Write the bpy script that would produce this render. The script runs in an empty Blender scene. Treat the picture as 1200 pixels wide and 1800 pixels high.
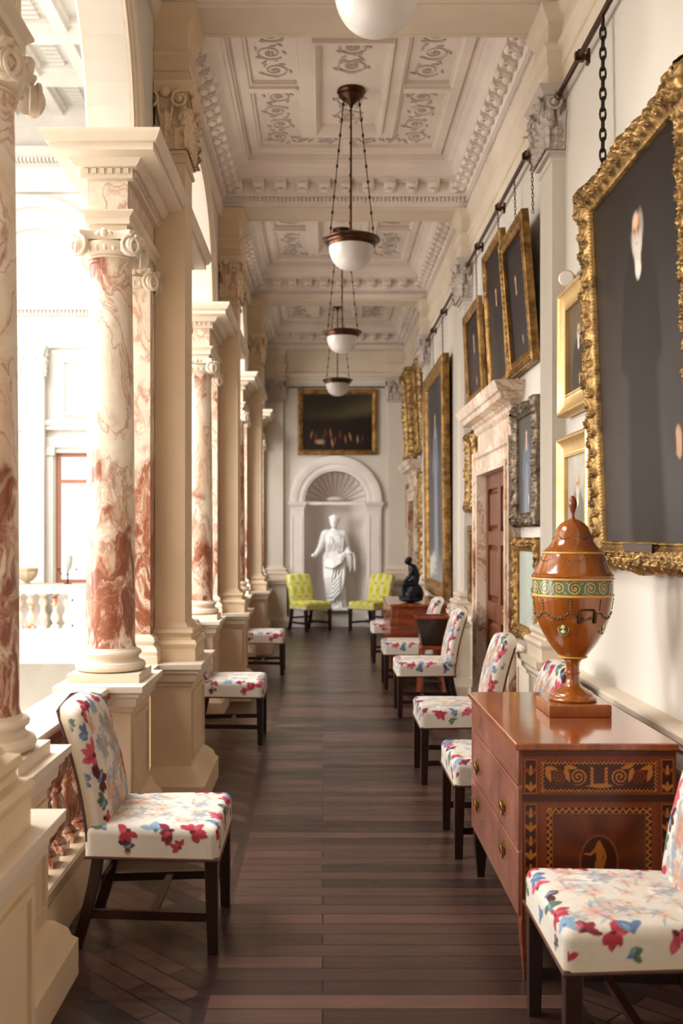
import bpy, bmesh, math, random
import numpy as np
from mathutils import Vector, Matrix, Euler

SC = bpy.context.scene
COL = SC.collection
PI = math.pi
RNG = random.Random(7)


def lin(c):
    if isinstance(c, str):
        c = c.lstrip('#')
        c = [int(c[i:i + 2], 16) / 255 for i in (0, 2, 4)]
    return tuple((x / 12.92 if x <= 0.04045 else ((x + 0.055) / 1.055) ** 2.4) for x in c[:3])


# ------------------------------------------------------------------ geometry
class G:
    """collects polygons; build() makes ONE mesh object"""

    def __init__(s):
        s.v = []
        s.f = []
        s.c = []

    def add(s, verts, faces, cols=None):
        o = len(s.v)
        s.v += [tuple(float(q) for q in p) for p in verts]
        s.f += [tuple(int(i) + o for i in f) for f in faces]
        if cols is not None:
            s.c += [tuple(c) for c in cols]
        return s

    def box(s, x0, x1, y0, y1, z0, z1):
        s.add([(x0, y0, z0), (x1, y0, z0), (x1, y1, z0), (x0, y1, z0), (x0, y0, z1), (x1, y0, z1), (x1, y1, z1), (x0, y1, z1)],
              [(0, 3, 2, 1), (4, 5, 6, 7), (0, 1, 5, 4), (1, 2, 6, 5), (2, 3, 7, 6), (3, 0, 4, 7)])
        return s

    def cbox(s, c, d):
        return s.box(c[0] - d[0] / 2, c[0] + d[0] / 2, c[1] - d[1] / 2, c[1] + d[1] / 2, c[2] - d[2] / 2, c[2] + d[2] / 2)

    def loft(s, rings, cap=True, closed=True):
        n = len(rings[0])
        vs = [p for r in rings for p in r]
        fs = []
        for i in range(len(rings) - 1):
            for j in range(n if closed else n - 1):
                a, b = i * n + j, i * n + (j + 1) % n
                fs.append((a, b, b + n, a + n))
        if cap:
            fs.append(tuple(range(n))[::-1])
            fs.append(tuple((len(rings) - 1) * n + j for j in range(n)))
        return s.add(vs, fs)

    def frustum(s, rects):
        """rects: list of (x0,x1,y0,y1,z)"""
        return s.loft([[(a, c, z), (b, c, z), (b, d, z), (a, d, z)] for a, b, c, d, z in rects])

    def lathe(s, prof, n=32, c=(0, 0, 0), cap=True, flute=None):
        rings = []
        for r, z in prof:
            ring = []
            for j in range(n):
                a = 2 * PI * j / n
                rr = r * (1 if flute is None else flute(a, r, z))
                ring.append((c[0] + rr * math.cos(a), c[1] + rr * math.sin(a), c[2] + z))
            rings.append(ring)
        return s.loft(rings, cap)

    def tube(s, pts, r, n=8, closed=False, flat=None):
        pts = [Vector(p) for p in pts]
        m = len(pts)
        rs = r if hasattr(r, '__len__') else [r] * m
        rings = []
        prev = None
        for i, p in enumerate(pts):
            if closed:
                t = pts[(i + 1) % m] - pts[i - 1]
            else:
                t = pts[min(i + 1, m - 1)] - pts[max(i - 1, 0)]
            if t.length < 1e-9:
                t = Vector((0, 0, 1))
            t.normalize()
            if prev is None:
                u = t.orthogonal()
                if flat is not None:
                    u = Vector(flat) - t * t.dot(Vector(flat))
                u.normalize()
            else:
                u = prev - t * t.dot(prev)
                u.normalize() if u.length > 1e-6 else None
            prev = u
            w = t.cross(u)
            k = rs[i]
            ring = []
            for j in range(n):
                a = 2 * PI * (j + .5) / n
                ring.append(p + (u * math.cos(a) + w * math.sin(a)) * k)
            rings.append(ring)
        if closed:
            rings.append(rings[0])
            return s.loft(rings, False)
        return s.loft(rings, True)

    def bar(s, a, b, w, d=None, up=(0, 0, 1)):
        """rectangular bar between two points"""
        a, b = Vector(a), Vector(b)
        d = d or w
        t = (b - a).normalized()
        u = t.cross(Vector(up))
        if u.length < 1e-4:
            u = Vector((1, 0, 0))
        u.normalize()
        v = u.cross(t)
        rings = []
        for p in (a, b):
            rings.append([p + u * (sx * w / 2) + v * (sy * d / 2) for sx, sy in ((-1, -1), (1, -1), (1, 1), (-1, 1))])
        return s.loft(rings)

    def ell(s, c, r, n=12, m=8, rot=None):
        vs = []
        R = Euler(rot).to_matrix() if rot else None
        rings = []
        for i in range(m + 1):
            th = PI * i / m
            ring = []
            for j in range(n):
                ph = 2 * PI * j / n
                sn = max(math.sin(th), 1e-3)
                p = Vector((r[0] * sn * math.cos(ph), r[1] * sn * math.sin(ph), -r[2] * math.cos(th)))
                if R:
                    p = R @ p
                ring.append((c[0] + p.x, c[1] + p.y, c[2] + p.z))
            rings.append(ring)
        return s.loft(rings)

    def rect_sweep(s, rc, prof, closed=False):
        """moulding round a rectangle rc=(x0,x1,y0,y1); prof = (d inward, z)"""
        x0, x1, y0, y1 = rc
        vs, fs = [], []
        for d, z in prof:
            vs += [(x0 + d, y0 + d, z), (x1 - d, y0 + d, z), (x1 - d, y1 - d, z), (x0 + d, y1 - d, z)]
        m = len(prof)
        for i in range(m if closed else m - 1):
            for j in range(4):
                a, b = i * 4 + j, i * 4 + (j + 1) % 4
                c, d_ = ((i + 1) % m) * 4 + (j + 1) % 4, ((i + 1) % m) * 4 + j
                fs.append((a, b, c, d_))
        return s.add(vs, fs)

    def prism(s, poly, axis, c0, c1):
        """poly of 2-D points extruded along axis: 'x' -> (y,z), 'y' -> (x,z), 'z' -> (x,y)"""
        def P(a, b, c):
            return {'x': (c, a, b), 'y': (a, c, b), 'z': (a, b, c)}[axis]
        return s.loft([[P(a, b, c0) for a, b in poly], [P(a, b, c1) for a, b in poly]])

    def grid(s, P, cols=None):
        """P: array (n,m,3)"""
        n, m = P.shape[:2]
        idx = np.arange(n * m).reshape(n, m)
        f = np.stack([idx[:-1, :-1], idx[1:, :-1], idx[1:, 1:], idx[:-1, 1:]], -1).reshape(-1, 4)
        o = len(s.v)
        s.v += [tuple(p) for p in P.reshape(-1, 3).tolist()]
        s.f += [tuple(q) for q in (f + o).tolist()]
        if cols is not None:
            s.c += [tuple(c) for c in cols.reshape(-1, 3).tolist()]
        return s

    def xf(s, M):
        s.v = [tuple(M @ Vector(p)) for p in s.v]
        return s

    def merge(s, o, M=None):
        vs = o.v if M is None else [tuple(M @ Vector(p)) for p in o.v]
        return s.add(vs, o.f, o.c if o.c else None)


def T(x=0, y=0, z=0):
    return Matrix.Translation((x, y, z))


def RZ(a):
    return Matrix.Rotation(a, 4, 'Z')


def RX(a):
    return Matrix.Rotation(a, 4, 'X')


def RY(a):
    return Matrix.Rotation(a, 4, 'Y')


def obj(name, g, m, parent=None, loc=(0, 0, 0), rot=(0, 0, 0), ang=32, bevel=0, weld=False, flat=False):
    me = bpy.data.meshes.new(name)
    me.from_pydata(g.v, [], g.f)
    if g.c:
        a = me.color_attributes.new('Col', 'FLOAT_COLOR', 'POINT')
        arr = np.ones((len(g.v), 4), dtype=np.float32)
        arr[:, :3] = np.array(g.c, dtype=np.float32)
        a.data.foreach_set('color', arr.ravel())
    bm = bmesh.new()
    bm.from_mesh(me)
    if weld:
        bmesh.ops.remove_doubles(bm, verts=bm.verts, dist=1e-5)
    bmesh.ops.recalc_face_normals(bm, faces=bm.faces)
    bm.to_mesh(me)
    bm.free()
    if not flat:
        me.shade_smooth()
        me.set_sharp_from_angle(angle=math.radians(ang))
    me.materials.append(m)
    o = bpy.data.objects.new(name, me)
    COL.objects.link(o)
    o.location = loc
    o.rotation_euler = rot
    if parent is not None:
        o.parent = parent
    if bevel:
        b = o.modifiers.new('bevel', 'BEVEL')
        b.width = bevel
        b.segments = 2
        b.limit_method = 'ANGLE'
        b.angle_limit = math.radians(40)
    return o


def tag(o, label, cat, group=None):
    o['label'] = label
    o['category'] = cat
    if group:
        o['group'] = group
    return o


def thing(name, label, cat, loc=(0, 0, 0), rotz=0, group=None, M=None):
    o = bpy.data.objects.new(name, None)
    o.empty_display_size = .1
    COL.objects.link(o)
    if M is not None:
        o.matrix_world = M
    else:
        o.location = loc
        o.rotation_euler = (0, 0, rotz)
    return tag(o, label, cat, group)


def struct(name, g, m, parent=None, **k):
    o = obj(name, g, m, parent, **k)
    o['kind'] = 'structure'
    return o


def dup(root, label, loc=None, rotz=None, group=None):
    """copy a thing with copies of its parts and sub-parts"""
    def rec(o, par):
        c = o.copy()
        COL.objects.link(c)
        if par is not None:
            c.parent = par
        for ch in list(o.children):
            rec(ch, c)
        return c
    r = rec(root, None)
    if loc is not None:
        r.location = loc
    if rotz is not None:
        r.rotation_euler = (0, 0, rotz)
    r['label'] = label
    if group:
        r['group'] = group
    return r


# ------------------------------------------------------------------ materials
class N:
    """tiny node-graph helper"""

    def __init__(s, name):
        s.m = bpy.data.materials.new(name)
        s.m.use_nodes = True
        s.t = s.m.node_tree
        s.b = s.t.nodes['Principled BSDF']

    def n(s, typ, props=None, **ins):
        nd = s.t.nodes.new(typ)
        for k, v in (props or {}).items():
            setattr(nd, k, v)
        for k, v in ins.items():
            k = int(k[1:]) if k[0] == 'i' and k[1:].isdigit() else k.replace('_', ' ')
            s.set(nd.inputs[k], v)
        return nd

    def set(s, sock, v):
        if isinstance(v, bpy.types.NodeSocket):
            s.t.links.new(v, sock)
        elif hasattr(v, '__len__') and sock.type == 'RGBA' and len(v) == 3:
            sock.default_value = (*v, 1)
        else:
            sock.default_value = v

    def p(s, **k):
        for a, v in k.items():
            s.set(s.b.inputs[a.replace('_', ' ')], v)
        return s

    def co(s, scale=(1, 1, 1), rot=(0, 0, 0), kind='Object', off=None):
        t = s.n('ShaderNodeTexCoord')
        o = t.outputs[kind]
        if off is not None:
            o = s.n('ShaderNodeVectorMath', {'operation': 'ADD'}, i0=o, i1=off).outputs[0]
        return s.n('ShaderNodeMapping', Vector=o, Scale=scale, Rotation=rot).outputs[0]

    def noise(s, vec, scale=5, detail=4, rough=.5, dist=0):
        return s.n('ShaderNodeTexNoise', Vector=vec, Scale=scale, Detail=detail, Roughness=rough, Distortion=dist).outputs['Fac']

    def ramp(s, fac, stops, mode='LINEAR'):
        r = s.n('ShaderNodeValToRGB', Fac=fac)
        r.color_ramp.interpolation = mode
        e = r.color_ramp.elements
        while len(e) > 1:
            e.remove(e[-1])
        for i, (p, c) in enumerate(stops):
            q = e[0] if i == 0 else e.new(p)
            q.position = p
            if not hasattr(c, '__len__') or isinstance(c, str):
                c = lin(c) if isinstance(c, str) else (c, c, c)
            q.color = (*c, 1)
        return r.outputs[0]

    def mix(s, f, a, b, mode='MIX'):
        nd = s.n('ShaderNodeMix', {'data_type': 'RGBA', 'blend_type': mode})
        s.set(nd.inputs[0], f)
        s.set(nd.inputs[6], a)
        s.set(nd.inputs[7], b)
        return nd.outputs[2]

    def math(s, op, a, b=0.0):
        return s.n('ShaderNodeMath', {'operation': op}, i0=a, i1=b).outputs[0]

    def bump(s, h, st=.2, d=.01):
        s.set(s.b.inputs['Normal'], s.n('ShaderNodeBump', Strength=st, Distance=d, Height=h).outputs[0])
        return s


def simple(name, col, rough=.6, metal=0.0, var=.06, scale=3, bump=0, bscale=40, **k):
    q = N(name)
    c = lin(col)
    v = q.co()
    f = q.noise(v, scale, 4)
    lo = tuple(x * (1 - var) for x in c)
    hi = tuple(min(1, x * (1 + var)) for x in c)
    q.p(Base_Color=q.ramp(f, [(.3, lo), (.7, hi)]), Roughness=rough, Metallic=metal, **k)
    if bump:
        q.bump(q.noise(v, bscale, 3), bump, .004)
    return q.m


def marble(name, amount=.5, stretch=.45, low_gain=.2):
    q = N(name)
    info = q.n('ShaderNodeObjectInfo')
    off = q.n('ShaderNodeVectorMath', {'operation': 'SCALE'}, i0=info.outputs['Location'], Scale=2.9).outputs[0]
    v = q.co((1, 1, stretch), (0.25, .35, 0), off=off)
    warp = q.n('ShaderNodeTexNoise', Vector=v, Scale=2.2, Detail=5).outputs['Color']
    v2 = q.n('ShaderNodeVectorMath', {'operation': 'MULTIPLY_ADD'}, i0=warp, i1=(.55, .55, .55), i2=v).outputs[0]
    big = q.noise(v2, 2.3, 3, .5, .6)
    fine = q.noise(v2, 9, 9, .68, 1.4)
    sep = q.n('ShaderNodeSeparateXYZ', Vector=q.n('ShaderNodeTexCoord').outputs['Object'])
    low = q.n('ShaderNodeMapRange', Value=sep.outputs['Z'], i1=.9, i2=2.25, i3=low_gain, i4=-.06).outputs[0]
    bb = q.math('ADD', big, low)
    base = q.ramp(fine, [(.25, '#cbb59f'), (.45, '#e6d6c2'), (.7, '#f1e6d8')])
    tan = q.ramp(q.noise(v2, 4, 6, .6, .5), [(.42, 0.), (.62, .55)])
    base = q.mix(tan, base, lin('#d2ae8c'))
    rust = q.ramp(fine, [(.3, '#74402b'), (.5, '#98593c'), (.62, '#cda083'), (.75, '#ead6c6')])
    m1 = q.ramp(bb, [(.60 - amount * .2, 0.), (.66 - amount * .2, 1.)])
    fm = q.ramp(fine, [(.47, 1.), (.6, .25)])
    mask = q.math('MULTIPLY', m1, fm)
    col = q.mix(mask, base, rust)
    vein = q.math('ABSOLUTE', q.math('SUBTRACT', q.noise(v2, 3.1, 7, .62, 1.2), .5))
    vm = q.ramp(vein, [(.0, .75), (.012, .45), (.03, 0.)])
    col = q.mix(vm, col, lin('#b07a5c'))
    q.p(Base_Color=col, Roughness=.28, Specular_IOR_Level=.5)
    return q.m


def vcol(name, rough=.5, spec=.5, coat=0, bump=0, bscale=300, **k):
    q = N(name)
    a = q.n('ShaderNodeVertexColor', {'layer_name': 'Col'}).outputs[0]
    q.p(Base_Color=a, Roughness=rough, Specular_IOR_Level=spec, Coat_Weight=coat, Coat_Roughness=.12, **k)
    if bump:
        q.bump(q.noise(q.co(), bscale, 2), bump, .002)
    return q.m


def wood(name, dark, mid, light, scale=(1, 1, 12), rough=.3, coat=.3, sc=3.0):
    q = N(name)
    v = q.co(scale)
    f = q.noise(v, sc, 6, .6, .8)
    q.p(Base_Color=q.ramp(f, [(.25, dark), (.5, mid), (.8, light)]), Roughness=rough, Coat_Weight=coat, Coat_Roughness=.1)
    return q.m


def gilt(name, base='#b98a3c', dark='#6a4a1c', rough=.36, scale=14, b=.3):
    q = N(name)
    v = q.co()
    f = q.noise(v, scale, 5, .65)
    q.p(Base_Color=q.ramp(f, [(.35, dark), (.62, base)]), Metallic=.75, Roughness=q.ramp(f, [(.2, rough + .2), (.8, rough)]))
    q.bump(q.noise(v, scale * 4, 4), b, .004)
    return q.m


M = {}
M['stone'] = simple('cream_stone', '#d8c0a0', .62, bump=.05)
M['stone2'] = simple('pale_stone', '#d9c9b4', .55)
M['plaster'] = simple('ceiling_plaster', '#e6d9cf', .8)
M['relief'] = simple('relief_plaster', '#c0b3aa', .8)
M['wall'] = simple('wall_paint', '#d3cabd', .75, var=.02, scale=1.2)
M['hall_floor'] = simple('hall_floor_stone', '#f0ebe3', .5)
M['hall'] = simple('hall_plaster', '#cfcac2', .7)
M['marble'] = marble('rose_marble', .68)
M['marble_mid'] = marble('veined_marble', .42, .5)
M['marble_red'] = marble('red_marble', .75, .8)
M['marble_pale'] = marble('pale_marble', .28, .6, .02)
M['marble_rail'] = simple('red_rail_marble', '#8a3a3c', .25, var=.3, scale=9)
M['white'] = simple('white_marble', '#e9e7e4', .45, var=.03)
M['niche'] = simple('niche_paint', '#ddd2ca', .75)
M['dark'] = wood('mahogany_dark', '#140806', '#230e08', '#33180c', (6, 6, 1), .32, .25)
M['mahog'] = wood('mahogany', '#5a220e', '#7f3415', '#9c4a22', (1, 1, 8), .25, .5)
M['king'] = wood('kingwood', '#5e2f26', '#87503f', '#a4705a', (8, 1.2, 1.2), .3, .5)
M['top'] = wood('veneer_top', '#6b2e14', '#8d4722', '#a9622f', (5, 1, 1), .12, .8)
M['satin'] = wood('satinwood', '#70360e', '#8f4c14', '#ab6620', (3, 3, .8), .16, .8)
M['satinlid'] = M['satin']
M['line'] = simple('boxwood_line', '#d9a54c', .3)
M['line2'] = simple('dull_stringing', '#7d4a30', .3)
M['painted_dark'] = simple('painted_garland', '#3e3a22', .35, var=.4, scale=60)
M['bronze'] = simple('dark_bronze', '#15181d', .32, .6, var=.3)
M['fitting'] = simple('fitting_bronze', '#4a2f1e', .3, .85, var=.3, scale=20)
M['iron'] = simple('iron_chain', '#2e2622', .45, .7)
M['brass'] = simple('worn_brass', '#8a6a3a', .35, .9, var=.2, scale=20)
M['gold'] = gilt('antique_gilt', '#b8935c', '#5f4728')
M['gold2'] = gilt('bright_gilt', '#e2c48e', '#cfa868', .3, 6, .05)
M['gold3'] = gilt('brown_gilt', '#a87f48', '#644a28', .4, 12, .15)
M['gold4'] = gilt('silver_gilt', '#8a7a66', '#473b30', .42, 16, .3)
M['frame_dark'] = simple('dark_frame', '#2a1710', .4)
M['paint'] = vcol('oil_paint', .4, .22)
M['fabric'] = vcol('needlework', .85, .2, bump=.25, bscale=420)
M['marq'] = vcol('marquetry', .3, .4, .2)
M['urnband'] = vcol('painted_band', .22, .5, .5)
M['plain'] = simple('linen', '#d9c9ae', .9, bump=.2, bscale=300)
M['trim'] = simple('nail_trim', '#4a2420', .5, var=.4, scale=150)
M['door'] = wood('door_mahogany', '#401d0f', '#68361c', '#7f4826', (8, 8, 1), .4, .1)
M['wframe'] = simple('window_frame', '#9a6244', .5)

g_ = N('frosted_glass')
g_.p(Base_Color=lin('#d6cec8'), Roughness=.35, Subsurface_Weight=.4, Subsurface_Radius=(.05, .05, .05), Coat_Weight=.3)
M['bowl'] = g_.m
g_ = N('window_glass')
g_.p(Base_Color=(1, 1, 1), Roughness=.02, Transmission_Weight=1.0, IOR=1.02)
M['glass'] = g_.m

# floor: boards across the gallery, diagonal parquet in both borders
q = N('floor_boards')


def boards(rot, bw, rh):
    v = q.co((1, 1, 1), (0, 0, rot))
    br = q.n('ShaderNodeTexBrick', {'offset': .37, 'squash': 1.0}, Vector=v, Scale=1.0, Color1=lin('#634a3f'), Color2=lin('#160d0a'),
             Mortar=lin('#140b08'), Mortar_Size=.0034, Brick_Width=bw, Row_Height=rh, Bias=-.1)
    vs = q.co((1.2, 9, 1), (0, 0, rot))
    st = q.noise(vs, 2.0, 6, .6)
    c = q.mix(.6, br.outputs[0], q.ramp(st, [(.3, '#46332b'), (.5, '#9a8478'), (.75, '#d2bba8')]), 'MULTIPLY')
    return c, st, br.outputs['Fac']


c1, st1, f1 = boards(0, 1.5, .105)
c2, st2, f2 = boards(PI / 4, .55, .09)
sx = q.n('ShaderNodeSeparateXYZ', Vector=q.n('ShaderNodeTexCoord').outputs['Object']).outputs[0]
d = q.math('ABSOLUTE', q.math('SUBTRACT', sx, .225))
edge = q.math('GREATER_THAN', d, .63)
band = q.math('MULTIPLY', q.math('GREATER_THAN', d, .615), q.math('LESS_THAN', d, .665))
col = q.mix(edge, c1, c2)
col = q.mix(q.math('MULTIPLY', band, .8), col, lin('#22110c'))
q.p(Base_Color=q.mix(1.0, col, (1.16, 1.1, 1.13), 'MULTIPLY'), Roughness=q.ramp(st1, [(.25, .42), (.75, .24)]), Specular_IOR_Level=.5)
q.bump(f1, .15, -.003)
M['floor'] = q.m
# ------------------------------------------------------------------ setting: the gallery
XL, XLO, XR, YE, Y0 = -1.02, -1.23, 1.47, 17.35, -2.6
AX = -1.125                      # axis of the arcade columns
SUP = [2.38, 6.2, 9.95, 13.7, 17.45]
SPR, HB, HC = 3.65, 4.79, 5.26   # spring line, beam soffit, ceiling bed


def spiral(g, c, ux, uy, r0, turns, rt, n=26, start=0.0, sgn=1, r1=.12, sides=6):
    """spiral tube in the plane of ux, uy"""
    c, ux, uy = Vector(c), Vector(ux), Vector(uy)
    pts, rs = [], []
    for i in range(n + 1):
        t = i / n
        a = start + sgn * t * turns * 2 * PI
        r = r0 * (1 - t) ** .9 + r0 * r1 * t
        pts.append(c + ux * r * math.cos(a) + uy * r * math.sin(a))
        rs.append(rt * (1 - .55 * t))
    g.tube(pts, rs, sides)


def leaf_grid(w, h, curl, lobes=4, nu=8, nv=17, bulge=.22):
    """acanthus leaf standing on z=0, growing up +z, curling out -y"""
    P = np.zeros((nv, nu + 1, 3))
    for i in range(nv):
        v = i / (nv - 1)
        wid = w * (math.sin(PI * min(1, .25 + .72 * v)) ** .6) * (1 + .22 * math.cos(v * lobes * 2 * PI))
        for j in range(nu + 1):
            u = j / nu * 2 - 1
            out = bulge * w * (1 - u * u) * (.4 + .6 * math.sin(PI * v)) + curl * max(0, v - .55) ** 2 * 4.5 + .05 * w * math.cos(u * 9.4) + .05 * w * math.cos(v * lobes * 2 * PI)
            P[i, j] = (u * wid / 2, -out, h * (v - max(0, v - .8) ** 2 * 3.2))
    return P


def ionic(half=.18, h=.135, core=.115):
    g = G()
    g.lathe([(core, 0), (core + .012, .008), (core + .004, .018), (core + .02, .03), (core + .035, .06), (core + .03, .085), (core, .09)], 32)
    for k in range(20):                                       # egg and dart
        a = 2 * PI * k / 20
        g.ell(((core + .026) * math.cos(a), (core + .026) * math.sin(a), .05), (.012, .012, .02), 8, 6)
    hz = h
    # concave sided abacus
    poly = []
    for k in range(4):
        a0 = PI / 4 + k * PI / 2
        c0 = Vector((math.cos(a0), math.sin(a0))) * half * 1.36
        c1 = Vector((math.cos(a0 + PI / 2), math.sin(a0 + PI / 2))) * half * 1.36
        nrm = Vector((math.cos(a0 + PI / 4), math.sin(a0 + PI / 4)))
        for i in range(8):
            t = i / 8
            if i == 0:
                continue
            p = c0.lerp(c1, .03 + .94 * t if False else t) - nrm * (.05 * math.sin(PI * t))
            poly.append(p)
    rings = []
    for sc, z in ((.93, hz - .04), (.95, hz - .03), (1.0, hz - .012), (1.0, hz)):
        rings.append([(p.x * sc, p.y * sc, z) for p in poly])
    g.loft(rings)
    for k in range(4):                                        # angle volutes, both faces
        for sg in (-1, 1):
            R = RZ(k * PI / 2)
            g2 = G()
            c = (sg * half * .77, -half * .86, .052)
            yaw = sg * .42
            ux = (math.cos(yaw) * sg, math.sin(yaw) * sg, 0)
            spiral(g2, c, ux, (0, 0, 1), .052, 2.2, .0105, 40, PI / 2, 1)
            disc = G().lathe([(.05, -.03), (.05, -.006), (.03, -.003), (.012, .0)], 24)
            disc.xf(T(*c) @ RZ(yaw) @ RX(PI / 2))
            g2.merge(disc)
            g2.ell(c, (.012, .014, .012), 8, 6)
            g.merge(g2, R)
        g3 = G()                                              # fleuron on each face
        g3.ell((0, -half * .92, hz - .02), (.022, .02, .024), 8, 6)
        for sg in (-1, 1):
            g3.ell((sg * .03, -half * .9, hz - .02), (.02, .012, .012), 8, 6, (0, sg * .5, 0))
        g.merge(g3, R)
    return g


def corinthian(wx, wy, h):
    """rectangular capital, z 0..h"""
    g = G()
    ax, ay = wx / 2, wy / 2
    g.frustum([(-ax, ax, -ay, ay, 0), (-ax * 1.04, ax * 1.04, -ay - .004, ay + .004, .018), (-ax, ax, -ay, ay, .022),
               (-ax, ax, -ay, ay, h * .55), (-ax * 1.1, ax * 1.1, -ay * 1.1, ay * 1.1, h * .86)])
    b = .03
    g.frustum([(-ax - b, ax + b, -ay - b, ay + b, h * .86), (-ax - b * 1.2, ax + b * 1.2, -ay - b * 1.2, ay + b * 1.2, h * .9),
               (-ax - b * 2, ax + b * 2, -ay - b * 2, ay + b * 2, h * .97), (-ax - b * 2, ax + b * 2, -ay - b * 2, ay + b * 2, h)])
    for k in range(4):
        w = wx if k % 2 == 0 else wy
        dep = ay if k % 2 == 0 else ax
        f = G()
        n = max(1, round(w / .11))
        for i in range(n):
            x = (i + .5 - n / 2) * w / n
            f.grid(leaf_grid(w / n * 1.05, h * .34, .05) + np.array([x, -dep - .004, .02]))
        for i in range(n + 1):
            x = (i - n / 2) * w / n * .96
            f.grid(leaf_grid(w / n * .9, h * .6, .075) + np.array([x, -dep - .002, .02]))
        for sg in (-1, 1):
            c = (sg * (w / 2 - .03), -dep - .045, h * .74)
            spiral(f, c, (sg, 0, 0), (0, 0, 1), .052, 1.8, .011, 24, PI / 2, 1)
            f.tube([(sg * .02, -dep - .006, h * .36), (sg * .04, -dep - .02, h * .6), (sg * (w / 2 - .07), -dep - .04, h * .8)], [.012, .012, .01], 6)
            f.ell(c, (.02, .02, .02), 8, 6)
            f.ell((sg * (w / 2 - .01), -dep - .02, h * .58), (.03, .03, .035), 8, 6)
            f.ell((sg * (w / 2 - .01), -dep - .015, h * .42), (.028, .03, .03), 8, 6)
        f.ell((0, -dep - .03, h * .86), (.035, .03, .035), 8, 6)
        g.merge(f, RZ(k * PI / 2))
    return g


def rinceau(g, Mx, L, W, flip=1):
    """flat scrolling foliage relief, x 0..L, y -W/2..W/2"""
    r = G()
    n = max(1, round(L / (W * .95)))
    st = L / n
    for i in range(n):
        sg = flip * (1 if i % 2 == 0 else -1)
        c = ((i + .5) * st, sg * W * .05, 0)
        R = min(W * .36, st * .42)
        spiral(r, c, (-1, 0, 0), (0, sg, 0), R, 1.6, .009, 30, -.9, 1, .18, 5)
        for k in range(5):
            a = k * 2 * PI / 5 + i
            r.ell((c[0] + .022 * math.cos(a), c[1] + .022 * math.sin(a), 0), (.016, .010, .008), 6, 4, (0, 0, a))
        for k in range(5):
            a = k * 2 * PI / 5 + .5 + i
            rr = R * (1.02 + .1 * (k % 2))
            r.ell((c[0] + rr * math.cos(a), c[1] + rr * math.sin(a), 0), (.034, .013, .009), 6, 4, (0, 0, a + 1.1))
        r.ell(((i + 1) * st - st * .04, -sg * W * .22, 0), (.035, .012, .009), 6, 4, (0, 0, .8 * sg))
    g.merge(r, Mx)


# floor slab and lower hall floor ------------------------------------
struct('floor', G().box(XLO + .02, XR + .1, Y0, YE + .05, -.12, 0), M['floor'])

# arch panel in the y-z plane ----------------------------------------
def arch_fill(g, y0, y1, r, spr, top, x0, x1, n=28):
    """solid spandrels above a round arch of radius r centred in y0..y1"""
    cy = (y0 + y1) / 2
    for i in range(n):
        a0, a1 = PI * i / n, PI * (i + 1) / n
        p0 = (cy - r * math.cos(a0), spr + r * math.sin(a0))
        p1 = (cy - r * math.cos(a1), spr + r * math.sin(a1))
        g.prism([p0, p1, (p1[0], top), (p0[0], top)], 'x', x0, x1)
    if cy - r > y0 + 1e-4:
        g.box(x0, x1, y0, cy - r, spr, top)
        g.box(x0, x1, cy + r, y1, spr, top)


struct('wall_left', G().box(XLO, XL, Y0, -.9, 0, 5.6), M['wall'])
struct('wall_left', G().box(XLO, XL, -.9, SUP[0] - .62, 0, .84), M['wall'])
w = G()
w.box(XLO, XL, -.9, SUP[0] - .62, 4.1, 5.6)
ARCH = []
for i in range(4):
    a, b = SUP[i] + .9, SUP[i + 1] - .9
    r = (b - a) / 2
    arch_fill(w, a, b, r, SPR, 5.6, XLO, XL)
    ARCH.append(((a + b) / 2, r))
for i, y in enumerate(SUP):
    w.box(XLO, XL, y - (.9 if i else .62), min(y + .9, YE + .3), SPR, 5.6)
    if i < 4:
        struct('trim_%d' % (70 + i), G().box(XLO + .01, XL, y - .16, y + .16, 0, SPR), M['stone'])
struct('wall_left', w, M['wall'])
# archivolt mouldings round each arch, gallery side and hall side
for k, (cy, r) in enumerate(ARCH):
    g = G()
    for side, xa in ((1, XL), (-1, XLO)):
        prof = [(0, 0), (0, .018), (.035, .018), (.04, .03), (.085, .03), (.09, .045), (.125, .055), (.15, .05), (.16, 0)]
        rings = []
        for i in range(37):
            a = PI * i / 36
            rings.append([(xa + side * o, cy - (r + d) * math.cos(a), SPR + (r + d) * math.sin(a)) for d, o in prof])
        g.loft(rings, True, False)
    struct('trim_%d' % (k + 1), g, M['stone2'])

# entablature over each pair of columns -------------------------------
def entablature(y, y0, y1, nm):
    e = G()
    c = .105
    def ring(d, z):
        return (AX - c - d, AX + c + d, y0 - d, y1 + d, z)
    e.frustum([ring(-.005, 3.175), ring(-.005, 3.22), ring(.012, 3.225), ring(.012, 3.26), ring(.035, 3.285), ring(.035, 3.294), ring(0, 3.296)])
    for sx in (-1, 1):
        for i in range(int((y1 - y0) / .05)):
            yy = y0 + (i + .5) * .05
            e.box(AX + sx * (c + .03) - .012, AX + sx * (c + .03) + .012, yy - .012, yy + .012, 3.478, 3.505)
    for i in range(6):
        for yy, s in ((y0, -1), (y1, 1)):
            xx = AX + (i - 2.5) * .042
            e.box(xx - .012, xx + .012, yy + s * .03 - .012, yy + s * .03 + .012, 3.478, 3.505)
    e.frustum([ring(0, 3.452), ring(.03, 3.456), ring(.03, 3.478), ring(.03, 3.505), ring(.055, 3.51), ring(.085, 3.545), ring(.16, 3.555),
               ring(.16, 3.59), ring(.175, 3.595), ring(.19, 3.62), ring(.2, 3.64), ring(.2, 3.652)])
    o = struct('trim_%d' % nm, e, M['stone2'])
    f = G().box(AX - c, AX + c, y0, y1, 3.29, 3.456)
    struct('frieze', f, M['marble_pale'], o)
    return o


for i, y in enumerate(SUP):
    entablature(y, y - .99, min(y + .99, YE + .02), 5 + i)

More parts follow.
